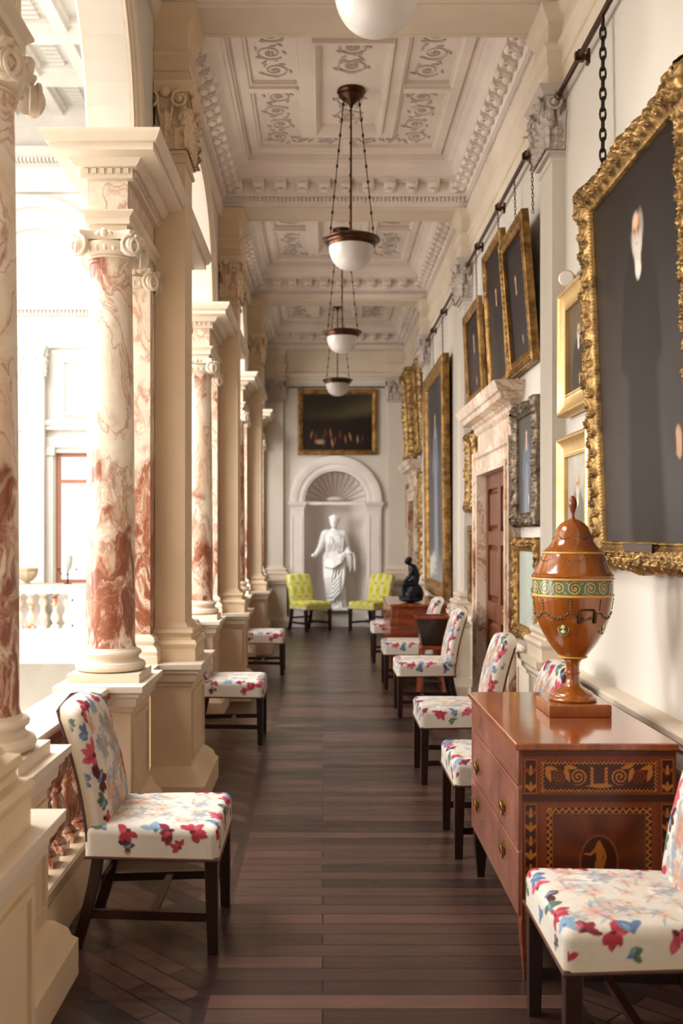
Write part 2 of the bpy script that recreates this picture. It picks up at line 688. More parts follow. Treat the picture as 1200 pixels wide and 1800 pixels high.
# ceiling --------------------------------------------------------------
pl = G().box(XL, XR, Y0, YE + .05, HC, HC + .12).box(XL, XR, Y0, SUP[0] - .17, HB, HC)
ceil = struct('ceiling', pl, M['plaster'])
CX = (XL + XR) / 2
for i in range(4):
    yb0, yb1 = SUP[i] + .17, (SUP[i + 1] - .17 if i < 3 else 17.15)
    cy, hy, hx = (yb0 + yb1) / 2, (yb1 - yb0) / 2, (XR - XL) / 2
    g = G()
    g.rect_sweep((XL, XR, yb0, yb1), [(0, HB + .0), (.004, HB + .02), (.03, HB + .025), (.03, 4.845), (.045, 4.85), (.045, 4.895), (.075, 4.9), (.085, 4.93),
                                       (.085, 5.03), (.19, 5.035), (.19, 5.06), (.21, 5.075), (.235, 5.12), (.28, 5.14), (.285, 5.16), (.31, 5.165), (.31, 5.2), (.33, 5.2), (.33, HC + .01)])
    def place(n0, n1, L, fn, off):
        for sx_ in (-1, 1):
            for k in range(n0):
                fn(Matrix.Translation((CX + sx_ * (hx - off), cy + (k + .5 - n0 / 2) * (2 * hy - 2 * off) / n0, 0)) @ RZ(sx_ * PI / 2))
            for k in range(n1):
                fn(Matrix.Translation((CX + (k + .5 - n1 / 2) * (2 * hx - 2 * off) / n1, cy + sx_ * (hy - off), 0)) @ RZ(0 if sx_ < 0 else PI))
    def dent(Mx):
        g.merge(G().box(-.011, .011, -.0, .022, 4.852, 4.893), Mx)
    place(90, 62, 0, dent, .045)
    def modil(Mx):
        m = G()
        m.prism([(0, 5.035), (0, 4.945), (.03, 4.94), (.06, 4.965), (.085, 4.975), (.1, 4.965), (.118, 4.985), (.112, 5.035)], 'x', -.055, .055)
        m.ell((0, .1, 4.982), (.054, .03, .032), 10, 6)
        m.ell((0, .035, 4.942), (.05, .038, .026), 10, 6)
        for s in (-1, 1):
            m.ell((s * .03, .07, 4.965), (.016, .035, .014), 6, 5)
        g.merge(m, Mx)
    place(17, 11, 0, modil, .083)
    # ribs of the coffered field
    a, b = hx - .33, hy - .33
    def rib(x0, x1, y0, y1):
        g.box(CX + x0, CX + x1, cy + y0, cy + y1, 5.2235, HC + .008)
        e_ = .022
        g.box(CX + x0 + e_, CX + x1 - e_, cy + y0 + e_, cy + y1 - e_, 5.198, 5.229)
    def ring(xo, yo, wd):
        g.rect_sweep((CX - xo, CX + xo, cy - yo, cy + yo), [(0, HC + .01), (0, 5.225), (.012, 5.222), (.024, 5.2), (wd - .024, 5.2), (wd - .012, 5.222), (wd, 5.225), (wd, HC + .01)])
    ring(a, b, .12)
    ring(.43, .98, .15)
    for s in (-1, 1):
        rib(-.06, .06, min(s * .95, s * (b - .05)), max(s * .95, s * (b - .05)))
        rib(min(s * .41, s * (a - .05)), max(s * .41, s * (a - .05)), -.06, .06)
    g.rect_sweep((CX - .306, CX + .306, cy - .856, cy + .856), [(0, 5.205), (.004, 5.165), (.025, 5.16), (.04, 5.18), (.06, 5.23), (.07, HC + .01)])
    struct('trim_%d' % (10 + i), g, M['plaster'])
    rl = G()
    for sx_ in (-1, 1):
        for sy_ in (-1, 1):
            wq = a - .12 - .43
            x_ = CX + sx_ * (.43 + wq / 2)
            rinceau(rl, T(x_, cy + sy_ * .1, HC - .004) @ RZ(sy_ * PI / 2), b - .26, wq * .82, sx_ * sy_)
            rinceau(rl, T(CX + sx_ * .08, cy + sy_ * (.98 + (b - .12 - .98) / 2), HC - .004) @ RZ(0 if sx_ > 0 else PI), .42, (b - 1.1) * .8, sy_ * sx_)
    for sy_ in (-1, 1):
        rinceau(rl, T(CX, cy + sy_ * .16, HC - .004) @ RZ(sy_ * PI / 2), .6, .3, 1)
        rinceau(rl, T(CX, cy + sy_ * .16, HC - .004) @ RZ(sy_ * PI / 2), .6, .3, -1)
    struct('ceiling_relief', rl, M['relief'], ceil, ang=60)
for i, y in enumerate(SUP):                                  # beams
    y0, y1 = (y - .17, y + .17) if i < 4 else (17.15, YE)
    g = G().box(XL, XR, y0, y1, HB, HC)
    g.rect_sweep((XL - .02, XR + .02, y0 - .02, y1 + .02), [(0, HB + .06), (0, HB + .01), (.012, HB - .004), (.05, HB - .004), (.055, HB + .01), (.08, HB + .012), (.085, HB + .004)])
    struct('trim_%d' % (14 + i), g, M['stone2'])

# right wall -----------------------------------------------------------
DY, DW, DH = 8.3, .67, 2.13                                  # door centre, half width, height
D2Y = 15.72
g = G()
seg = [Y0, DY - DW, DY + DW, D2Y - .5, D2Y + .5, YE + .3]
g.box(XR, XR + .25, seg[0], seg[1], 0, 5.6).box(XR, XR + .25, seg[2], seg[3], 0, 5.6).box(XR, XR + .25, seg[4], seg[5], 0, 5.6)
g.box(XR, XR + .25, seg[1], seg[2], DH, 5.6).box(XR, XR + .25, seg[3], seg[4], DH, 5.6)
struct('wall_right', g, M['wall'])
# architrave and frieze high on the right wall
prof = [(XR + .01, 4.33), (XR - .02, 4.335), (XR - .02, 4.42), (XR - .035, 4.425), (XR - .035, 4.52), (XR - .06, 4.54), (XR - .06, 4.56),
        (XR - .03, 4.57), (XR - .03, 4.72), (XR - .06, 4.75), (XR - .07, HB), (XR + .01, HB)]
struct('trim_20', G().prism(prof, 'y', Y0, YE), M['stone2'])
prof = [(2 * CX - x, z) for x, z in prof]
gg = G().prism([(XL - .01, 4.7), (XL + .025, 4.705), (XL + .04, 4.75), (XL + .055, HB), (XL - .01, HB)], 'y', Y0, YE)
struct('trim_21', gg, M['stone2'])
# dado, its cap and baseboard between door openings
for k, (ya, yb) in enumerate(((Y0, DY - .92), (DY + .92, D2Y - .78), (D2Y + .78, YE))):
    d = G().prism([(XR + .01, .12), (1.435, .12), (1.435, .72), (1.425, .73), (1.415, .75), (1.395, .76), (1.39, .785), (1.375, .795), (1.375, .82), (1.385, .83), (XR + .01, .835)], 'y', ya, yb)
    n = max(1, int((yb - ya) / .62))
    for j in range(n):
        y_0, y_1 = ya + (j + .12) * (yb - ya) / n, ya + (j + .88) * (yb - ya) / n
        for (p0, p1, z0, z1) in ((y_0, y_1, .64, .66), (y_0, y_1, .2, .22), (y_0, y_0 + .02, .22, .64), (y_1 - .02, y_1, .22, .64)):
            d.box(1.424, 1.44, p0, p1, z0, z1)
    struct('trim_%d' % (22 + k), d, M['stone2'])
    struct('baseboard_right', G().prism([(XR + .01, 0), (1.41, 0), (1.41, .09), (1.425, .11), (1.435, .13), (XR + .01, .13)], 'y', ya, yb), M['stone2'])

# end wall with the shell niche ------------------------------------------
NR, NS, NX = .54, 2.17, CX
g = G()
e = G()
arch_fill(e, NX - NR, NX + NR, NR, NS, 5.6, 0, .2, 30)
SW = Matrix(((0, 1, 0, 0), (1, 0, 0, YE), (0, 0, 1, 0), (0, 0, 0, 1)))
struct('wall_back', G().merge(e, SW), M['wall'])
for a_, b_, z_ in ((XL - .3, NX - NR, 5.6), (NX + NR, XR + .3, 5.6), (NX - NR, NX + NR, .28)):
    struct('wall_back', G().merge(G().box(0, .2, a_, b_, 0, z_), SW), M['wall'])
nc = G()                                                     # niche drum and shell head
P = np.zeros((2, 25, 3))
for j in range(25):
    a = PI * j / 24
    for i, z in ((0, .28), (1, NS)):
        P[i, j] = (NX - NR * math.cos(a), YE + .1 + .5 * math.sin(a), z)
nc.grid(P)
nf = 15
P = np.zeros((20, nf * 8 + 1, 3))
for i in range(20):
    v = i / 19
    for j in range(nf * 8 + 1):
        u = j / (nf * 8)
        a = PI * u
        fl = 1.07 - .085 * abs(math.sin(PI * u * nf)) * math.sin(v * PI / 2) ** .5 * (1 if v > .12 else v / .12)
        rr = NR * fl * math.sin(v * PI / 2)
        P[i, j] = (NX - rr * math.cos(a), YE + .1 + .5 * math.cos(v * PI / 2) * fl, NS - .01 + rr * math.sin(a))
nc.grid(P)
nc.box(NX - NR - .2, NX + NR + .2, YE + .75, YE + .8, -.1, NS + NR + .3)  # unseen backing box, added to keep sky light from leaking through the shell
for s in (-1, 1):
    nc.box(NX + s * (NR + .15) - .05, NX + s * (NR + .15) + .05, YE + .19, YE + .8, -.1, NS + NR + .3)
nc.box(NX - NR - .2, NX + NR + .2, YE + .19, YE + .8, NS + NR + .2, NS + NR + .3)
nc.box(NX - NR - .02, NX + NR + .02, YE + .19, YE + .64, .2, .279)
struct('niche', nc, M['niche'], bpy.data.objects['wall_back'], ang=50)
t = G()
prof = [(0, 0), (0, .03), (.03, .035), (.035, .05), (.12, .05), (.125, .065), (.2, .085), (.26, .08), (.27, 0)]
t.loft([[(NX - (NR + d) * math.cos(PI * i / 40), YE - o, NS + (NR + d) * math.sin(PI * i / 40)) for d, o in prof] for i in range(41)], True, False)
for s in (-1, 1):
    xc = NX + s * (NR + .13)
    t.frustum([(xc - .15, xc + .15, YE - .1, YE, 0), (xc - .15, xc + .15, YE - .1, YE, .16), (xc - .12, xc + .12, YE - .06, YE, .2), (xc - .12, xc + .12, YE - .06, YE, NS - .12)])
    t.box(xc - .09, xc - .075, YE - .07, YE, .3, NS - .25).box(xc + .075, xc + .09, YE - .07, YE, .3, NS - .25)
    t.frustum([(xc - .13, xc + .13, YE - .07, YE, NS - .12), (xc - .13, xc + .13, YE - .07, YE, NS - .09), (xc - .16, xc + .16, YE - .11, YE, NS - .04), (xc - .17, xc + .17, YE - .12, YE, NS)])
t.box(NX - NR, NX + NR, YE + .0, YE + .06, NS - .05, NS + .005)
t.ell((NX, YE + .32, NS + .06), (.16, .1, .05), 12, 6)
struct('trim_25', t, M['niche'])
t = G().prism([(YE + .01, 4.3), (YE - .03, 4.31), (YE - .03, 4.34), (YE - .07, 4.36), (YE - .08, 4.4), (YE - .02, 4.41), (YE - .02, 4.7), (YE - .06, HB), (YE + .01, HB)], 'x', XL, XR)
struct('trim_26', t, M['stone2'])
t = G()
for x0, x1 in ((XL, NX - NR - .3), (NX + NR + .3, XR)):
    t.prism([(YE + .01, 0), (YE - .05, 0), (YE - .05, .12), (YE - .03, .15), (YE - .03, .74), (YE - .06, .77), (YE - .07, .82), (YE + .01, .83)], 'x', x0, x1)
struct('trim_27', t, M['stone2'])
struct('wall_front', G().box(XL - .3, XR + .3, Y0 - .2, Y0, 0, 5.6), M['wall'])

# ------------------------------------------------------------------ hall beyond the arcade (bright double-height stair hall)
HX = -9.2
struct('floor_hall', G().box(HX, XLO + .02, Y0, YE, -4.3, -4.15), M['hall_floor'])
struct('wall_under_gallery', G().box(XLO, XL + .05, Y0, YE, -4.2, -.1), M['hall'])
w = G()
WY = [2.2, 6.2, 10.2, 14.0]
ys = [Y0] + [q_ for y in WY for q_ in (y - .9, y + .9)] + [YE + .3]
for i in range(0, len(ys), 2):
    w.box(HX - .3, HX, ys[i], ys[i + 1], -4.2, 9.2)
for y in WY:
    w.box(HX - .3, HX, y - .9, y + .9, -4.2, .9)
    w.box(HX - .3, HX, y - .9, y + .9, 5.4, 9.2)
struct('wall_hall_left', w, M['hall'])
for k, y in enumerate(WY):
    g = G()
    for a_ in (-.86, 0, .86):
        g.box(HX - .2, HX - .14, y + a_ - .04, y + a_ + .04, .9, 5.4)
    for z in (.94, 2.4, 3.9, 5.36):
        g.box(HX - .2, HX - .14, y - .9, y + .9, z - .04, z + .04)
    struct('window_%d' % (k + 2), g, M['wframe'])
# wall above the arcade on the hall side, and hall front wall
struct('wall_hall_right', G().box(XLO, XL, Y0, YE + .3, 5.5, 9.2), M['hall'])
struct('wall_hall_front', G().box(HX - .3, XLO, Y0 - .3, Y0, -4.2, 9.2), M['hall'])
# hall end wall with window
wx0, wx1, wz0, wz1 = -4.66, -3.5, .75, 3.03
g = G()
g.box(HX - .3, wx0, YE, YE + .3, -4.2, 9.2).box(wx1, XL - .2, YE, YE + .3, -4.2, 9.2).box(wx0, wx1, YE, YE + .3, -4.2, wz0).box(wx0, wx1, YE, YE + .3, wz1, 9.2)
struct('wall_hall_end', g, M['hall'])
g = G()
fw_ = .07
for x0, x1, z0, z1 in ((wx0, wx0 + fw_, wz0, wz1), (wx1 - fw_, wx1, wz0, wz1), (wx0 + fw_, wx1 - fw_, wz1 - fw_, wz1), (wx0 + fw_, wx1 - fw_, wz0, wz0 + fw_), (wx0 + fw_, wx1 - fw_, 2.5, 2.57)):
    g.box(x0, x1, YE + .08, YE + .16, z0, z1)
o = struct('window_1', g, M['wframe'])
struct('window_pane', G().box(wx0, wx1, YE + .115, YE + .125, wz0, wz1), M['glass'], o)
# mouldings of the hall end wall
t = G()
def hbar(z0, z1, d, x0=HX, x1=XLO):
    t.box(x0, x1, YE - d, YE + .01, z0, z1)
for z0, z1, d in ((4.85, 5.0, .06), (5.0, 5.08, .1), (5.08, 5.4, .05), (5.4, 5.48, .14), (5.48, 5.62, .22), (5.62, 5.7, .27),
                  (7.55, 7.7, .08), (7.7, 8.0, .04), (8.0, 8.1, .12), (8.1, 8.3, .2), (3.12, 3.3, .05), (3.42, 3.5, .12), (3.5, 3.58, .16)):
    hbar(z0, z1, d)
for k in range(120):
    xx = HX + .03 + k * .066
    t.box(xx, xx + .03, YE - .19, YE, 5.41, 5.47)
    t.box(xx, xx + .04, YE - .26, YE, 8.02, 8.09)
for x in (-4.13, -6.2):                                       # framed panels above the window
    for x0, x1, z0, z1 in ((x - .42, x + .42, 4.6, 4.66), (x - .42, x + .42, 3.68, 3.74), (x - .42, x - .36, 3.74, 4.6), (x + .36, x + .42, 3.74, 4.6)):
        t.box(x0, x1, YE - .05, YE + .01, z0, z1)
for x in (wx0 - .1, wx1 + .1):                                # window jambs with small caps
    t.box(x - .08, x + .08, YE - .06, YE + .01, .7, 3.05)
    t.box(x - .11, x + .11, YE - .1, YE + .01, 2.98, 3.12)
for cx_ in (-5.0, -8.2, -2.4):                                # tall arches on the end wall
    for d0, d1, o_ in ((1.0, 1.12, .1), (1.12, 1.3, .05), (1.3, 1.45, .14)):
        t.loft([[(cx_ - 1.45 * (d * math.cos(PI * i / 24)) / 1.45, YE - oo, 5.7 + d * 1.22 * math.sin(PI * i / 24)) for d, oo in ((d0, 0), (d0, o_), (d1, o_), (d1, 0))] for i in range(25)], True, True)
struct('trim_30', t, M['hall'])
# hall roof with skylight opening and ribs
SKY = (-7.9, -3.4, .8, 12.4)
r = G()
r.box(HX - .3, XL, Y0, SKY[2], 9.1, 9.3).box(HX - .3, XL, SKY[3], YE + .3, 9.1, 9.3).box(HX - .3, SKY[0], SKY[2], SKY[3], 9.1, 9.3).box(SKY[1], XL, SKY[2], SKY[3], 9.1, 9.3)
struct('ceiling_hall', r, M['hall'])
r = G()
for x in (-7.0, -5.4, -4.6, -3.8, -2.9, -2.0):
    r.box(x - .09, x + .09, 12.5, YE, 8.9, 9.12).box(x - .14, x + .14, 12.5, YE, 9.0, 9.12)
for y in (13.2, 14.6, 16.0):
    r.box(HX, XLO, y - .12, y + .12, 8.85, 9.12).box(HX, XLO, y - .2, y + .2, 8.985, 9.12)
for k in range(36):
    for x in (-4.2, -5.0):
        r.box(x - .12, x + .12, 12.6 + k * .13, 12.66 + k * .13, 9.04, 9.12)
r.prism([(XLO, 7.6), (XLO - .08, 7.62), (XLO - .12, 7.9), (XLO - .4, 8.5), (XLO - .8, 8.9), (XLO - .9, 9.12), (XLO, 9.12)], 'y', Y0, YE)
struct('trim_31', r, M['hall'])
# far gallery slab of the hall
struct('floor_far_gallery', G().box(HX, XLO, 14.7, YE, -.3, 0), M['hall'])
# ------------------------------------------------------------------ columns, piers, pilasters
def pedestal(hx, hy, cap, panel=True):
    """(die, cap) geometry, origin on the floor"""
    g = G()
    g.frustum([(-hx - .09, hx + .09, -hy - .09, hy + .09, 0), (-hx - .09, hx + .09, -hy - .09, hy + .09, .13), (-hx - .07, hx + .07, -hy - .07, hy + .07, .15),
               (-hx - .06, hx + .06, -hy - .06, hy + .06, .18), (-hx - .02, hx + .02, -hy - .02, hy + .02, .22), (-hx, hx, -hy, hy, .23), (-hx, hx, -hy, hy, .70),
               (-hx - .012, hx + .012, -hy - .012, hy + .012, .705), (-hx - .012, hx + .012, -hy - .012, hy + .012, .72), (-hx - .03, hx + .03, -hy - .03, hy + .03, .74)])
    if panel:
        for s in (-1, 1):
            X0, X1 = sorted((s * hx, s * (hx + .012)))
            for p0, p1, z0, z1 in ((-hy + .03, hy - .03, .64, .67), (-hy + .03, hy - .03, .27, .30), (-hy + .03, -hy + .06, .30, .64), (hy - .06, hy - .03, .30, .64)):
                g.box(X0, X1, p0, p1, z0, z1)
    c = G()
    a, b = hx, hy
    c.frustum([(-a - .03, a + .03, -b - .03, b + .03, .735), (-a - .035, a + .035, -b - .035, b + .035, .775), (-a - .05, a + .05, -b - .05, b + .05, .785),
               (-a - .05, a + .05, -b - .05, b + .05, .80), (-a - .068, a + .068, -b - .068, b + .068, .81), (-a - .07, a + .07, -b - .07, b + .07, .84)])
    return g, c


def column_proto(label):
    t = thing('marble_column', label, 'column', group='arcade columns')
    d, c = pedestal(.155, .25, .22)
    obj('pedestal', d, M['stone'], t)
    obj('pedestal_cap', c, M['stone2'], t)
    g = G().box(-.185, .185, -.185, .185, .84, .885)
    g.lathe([(.16, .885), (.178, .895), (.185, .912), (.178, .93), (.158, .937), (.15, .945), (.146, .955), (.15, .965), (.16, .972), (.163, .982), (.157, .993), (.14, .998), (.134, 1.008)], 40)
    obj('base', g, M['stone2'], t)
    prof = [(.134, 1.005), (.13, 1.02), (.128, 1.03)]
    for i in range(13):
        u = i / 12
        prof.append((.128 - .016 * u ** 1.8, 1.04 + u * 1.975))
    prof += [(.116, 3.02), (.12, 3.03), (.118, 3.042)]
    obj('shaft', G().lathe(prof, 48), M['marble'], t)
    obj('capital', ionic(), M['stone2'], t, loc=(0, 0, 3.04), ang=40)
    return t


cl = {}
c0 = column_proto('rose marble column nearest the camera, cut off by the left picture edge')
c0.location = (AX - .01, SUP[0] + .91, 0)
cl_lab = ['large rose marble column with bold rust veining beside the red floral chair at left',
          'second marble column behind the large foreground one, hidden by the cream pier',
          'rose marble column between the first and second cream piers, above the stool-like chair',
          'marble column hidden just past the second cream pier',
          'slim distant marble column between the second and third cream piers',
          'marble column just past the third cream pier',
          'farthest marble column on the left, next to the end wall']
ys = [SUP[1] - .915, SUP[1] + .915, SUP[2] - .915, SUP[2] + .915, SUP[3] - .915, SUP[3] + .915, SUP[4] - .915]
for lab, y in zip(cl_lab, ys):
    if 'hidden just past' in lab or 'just past the third' in lab or 'second marble column behind' in lab:
        pass
    dup(c0, lab, (AX, y, 0))

pier_lab = ['cream stone pier cut off at the lower left picture edge beside the nearest column', 'tall cream stone pier just behind the large veined column',
            'second cream stone pier, between the two low floral chairs on the left', 'third cream stone pier along the left arcade']


def pier_proto(label):
    t = thing('stone_pier', label, 'pier', group='arcade piers')
    # origin under the pier shaft centre; wall plane at local x = -.10
    d, c = pedestal(.14, .31, .2)
    for q_ in (d, c):
        q_.v = [(max(v[0], -.098), v[1], v[2]) for v in q_.v]
    obj('pedestal', d, M['stone'], t, loc=(0, 0, 0))
    obj('pedestal_cap', c, M['stone2'], t)
    g = G()
    a, b = .19, .16
    def rr(k, z):
        return (-.098, .085 + k, -b - k, b + k, z)
    g.frustum([rr(.07, .84), rr(.07, .92), rr(.075, .925), rr(.08, .945), rr(.07, .965), rr(.045, .97), rr(.04, .985), rr(.045, 1.0), rr(.055, 1.01), rr(.05, 1.03), rr(.02, 1.04), rr(.012, 1.055), rr(0, 1.07)])
    obj('base', g, M['stone'], t)
    g = G().box(-.098, .085, -b, b, 1.06, 3.91)
    g.frustum([rr(.0, 3.85), rr(.012, 3.856), rr(.018, 3.87), rr(.012, 3.885), rr(0, 3.89)])
    obj('shaft', g, M['stone'], t)
    cp = corinthian(.24, .34, .42)
    cp.v = [(max(v[0], -.065), v[1], v[2]) for v in cp.v]
    obj('capital', cp, M['stone'], t, loc=(-.03, 0, 3.91), ang=50)
    g = G()
    g.frustum([rr(.02, 4.33), rr(.02, 4.4), rr(.03, 4.405), rr(.03, 4.47), rr(.05, 4.49), rr(.05, 4.51), rr(.02, 4.52), rr(.02, 4.68), rr(.05, 4.71), rr(.05, 4.73), rr(.075, 4.785), rr(.075, 4.795)])
    obj('entablature_block', g, M['stone'], t)
    return t


p0 = pier_proto(pier_lab[0])
p0.location = (-.92, SUP[0], 0)
for lab, y in zip(pier_lab[1:], SUP[1:4]):
    dup(p0, lab, (-.92, y, 0))

# marble responds behind the columns, with small ionic caps
for i, y in enumerate(SUP):
    for s, nm in ((-1, 'near'), (1, 'far')):
        if (i == 0 and s < 0) or (i == 4 and s > 0):
            continue
        ords = ['nearest', 'first', 'second', 'third', 'end']
        w_ = ['camera side', 'far side'][(s + 1) // 2]
        t = thing('marble_pilaster', 'pink veined marble pilaster on the %s of the %s pier of the left arcade' % (w_, ords[i]) if i < 4 else
                  'pink veined marble pilaster against the end wall at the left corner', 'pilaster', (AX, y + s * .235, 0), 0, 'marble pilasters of the arcade')
        obj('shaft', G().box(-.1, .105, -.075, .075, 1.0, 3.06), M['marble_mid'], t)
        g = G()
        def rr(k, z):
            return (-.1 - k, .105 + k, -.075 - k, .075 + k, z)
        g.frustum([rr(.05, .8), rr(.05, .885), rr(.045, .89), (rr(.05, .91)), rr(.04, .935), rr(.02, .95), rr(.03, .97), rr(.025, .99), rr(.0, 1.01)])
        obj('base', g, M['stone2'], t)
        cp = ionic(.135, .135, .09)
        cp.v = [(v[0], v[1] * .8, v[2]) for v in cp.v]
        obj('capital', cp, M['stone2'], t, loc=(.01, 0, 3.04), ang=40)

# balustrades between the column pedestals ------------------------------
def baluster_g():
    g = G()
    g.box(-.055, .055, -.055, .055, .2, .245)
    g.lathe([(.05, .245), (.052, .255), (.045, .265), (.03, .275), (.034, .29), (.055, .32), (.064, .355), (.058, .395), (.04, .44), (.03, .47), (.036, .478), (.036, .49),
             (.03, .497), (.04, .53), (.058, .575), (.064, .61), (.055, .645), (.034, .668), (.03, .675), (.045, .685), (.05, .697)], 20)
    g.box(-.055, .055, -.055, .055, .695, .725)
    return g


bal_lab = ['marble balustrade with red balusters behind the large floral chair at left', 'second balustrade section, past the tall cream pier', 'third balustrade section, past the second cream pier', 'farthest balustrade section of the left arcade']
bmesh0 = None
for i in range(4):
    y0, y1 = SUP[i] + .915 + .3, SUP[i + 1] - .915 - .3
    t = thing('balustrade', bal_lab[i], 'balustrade', (AX, (y0 + y1) / 2, 0), 0, 'balustrade sections')
    h = (y1 - y0) / 2
    r = G().prism([(-.17, .725), (.02, .725), (.04, .735), (.045, .77), (.06, .78), (.06, .815), (.05, .832), (-.17, .838), (-.19, .815), (-.19, .78), (-.17, .77)], 'y', -h, h)
    obj('top_rail', r, M['stone2'], t)
    r = G().prism([(.02, .727), (.042, .737), (.047, .772), (.063, .782), (.063, .812), (.05, .812), (.04, .74)], 'y', -h, h)
    obj('rail_face', r, M['marble_rail'], t)
    r = G().prism([(-.2, 0), (.09, 0), (.09, .1), (.075, .13), (.07, .15), (.03, .155), (.06, .16), (.06, .195), (.05, .205), (-.17, .205), (-.2, .15)], 'y', -h, h)
    obj('plinth', r, M['stone'], t)
    n = round(2 * h / .165)
    for k in range(n):
        if bmesh0 is None:
            b = bmesh0 = obj('baluster', baluster_g(), M['marble_red'], t)
        else:
            b = bmesh0.copy()
            COL.objects.link(b)
            b.parent = t
        b.location = (-.055, -h + (k + .5) * 2 * h / n, 0)
for q_ in c0.children:
    if q_.name.startswith('shaft'):
        q_.material_slots[0].link = 'OBJECT'
        q_.material_slots[0].material = M['marble_pale']
# low linking walls between column pedestal and pier
for i, y in enumerate(SUP):
    for s in (-1, 1):
        if (i == 0 and s < 0) or (i == 4 and s > 0):
            continue
        a, b = sorted((y + s * .3, y + s * .7))
        g = G().box(AX - .1, AX + .1, a, b, 0, .78)
        g.prism([(AX - .1, 0), (AX + .17, 0), (AX + .17, .12), (AX + .15, .14), (AX + .13, .18), (AX + .1, .2)], 'y', a, b)
        g.prism([(AX - .13, .74), (AX + .13, .74), (AX + .14, .775), (AX + .155, .785), (AX + .165, .81), (AX + .165, .838), (AX - .165, .838), (AX - .165, .8)], 'y', a, b)
        struct('trim_%d' % (40 + 2 * i + (s > 0)), g, M['stone2'])

# wall pilasters on the right ----------------------------------------------
def pilaster_proto(label):
    t = thing('wall_pilaster', label, 'pilaster', group='wall pilasters')
    def rr(k, z, kx=None):
        return (-.08 - k, .02, -.165 - k, .165 + k, z)
    g = G()
    g.frustum([rr(.11, 0), rr(.11, .12), rr(.09, .15), rr(.07, .2), rr(.06, .22), rr(.06, .7), rr(.075, .71), rr(.075, .73), rr(.1, .755), rr(.1, .785), rr(.12, .8), rr(.125, .84)])
    obj('pedestal', g, M['stone2'], t)
    g = G()
    g.frustum([rr(.08, .84), rr(.08, .91), rr(.085, .915), rr(.09, .935), rr(.08, .955), rr(.05, .96), rr(.045, .975), rr(.055, .985), rr(.06, 1.0), rr(.05, 1.02), rr(.02, 1.03), rr(0, 1.06)])
    obj('base', g, M['stone2'], t)
    g = G().box(-.08, .02, -.165, .165, 1.05, 3.92)
    g.frustum([rr(.0, 3.86), rr(.012, 3.866), rr(.018, 3.88), rr(.012, 3.895), rr(0, 3.9)])
    obj('shaft', g, M['wall'], t)
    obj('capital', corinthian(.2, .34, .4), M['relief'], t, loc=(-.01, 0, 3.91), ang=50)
    g = G()
    g.frustum([rr(.03, 4.31), rr(.03, 4.42), rr(.04, 4.43), rr(.04, 4.52), rr(.06, 4.54), rr(.06, 4.56), rr(.03, 4.57), rr(.03, 4.70), rr(.06, 4.74), rr(.08, 4.785), rr(.08, 4.793)])
    obj('entablature_block', g, M['stone2'], t)
    return t


w0 = pilaster_proto('cream wall pilaster between the marble doorway and the bright gilt frames')
w0.location = (XR, SUP[1], 0)
dup(w0, 'cream wall pilaster between the doorway and the huge dark full-length painting', (XR, SUP[2], 0))
dup(w0, 'cream wall pilaster past the huge dark painting, before the farthest gilt frames', (XR, SUP[3], 0))
dup(w0, 'cream pilaster in the right corner of the end wall', (XR - .17, YE - .02, 0), PI / 2)
dup(w0, 'cream pilaster in the left corner of the end wall', (XL + .17, YE - .02, 0), PI / 2)

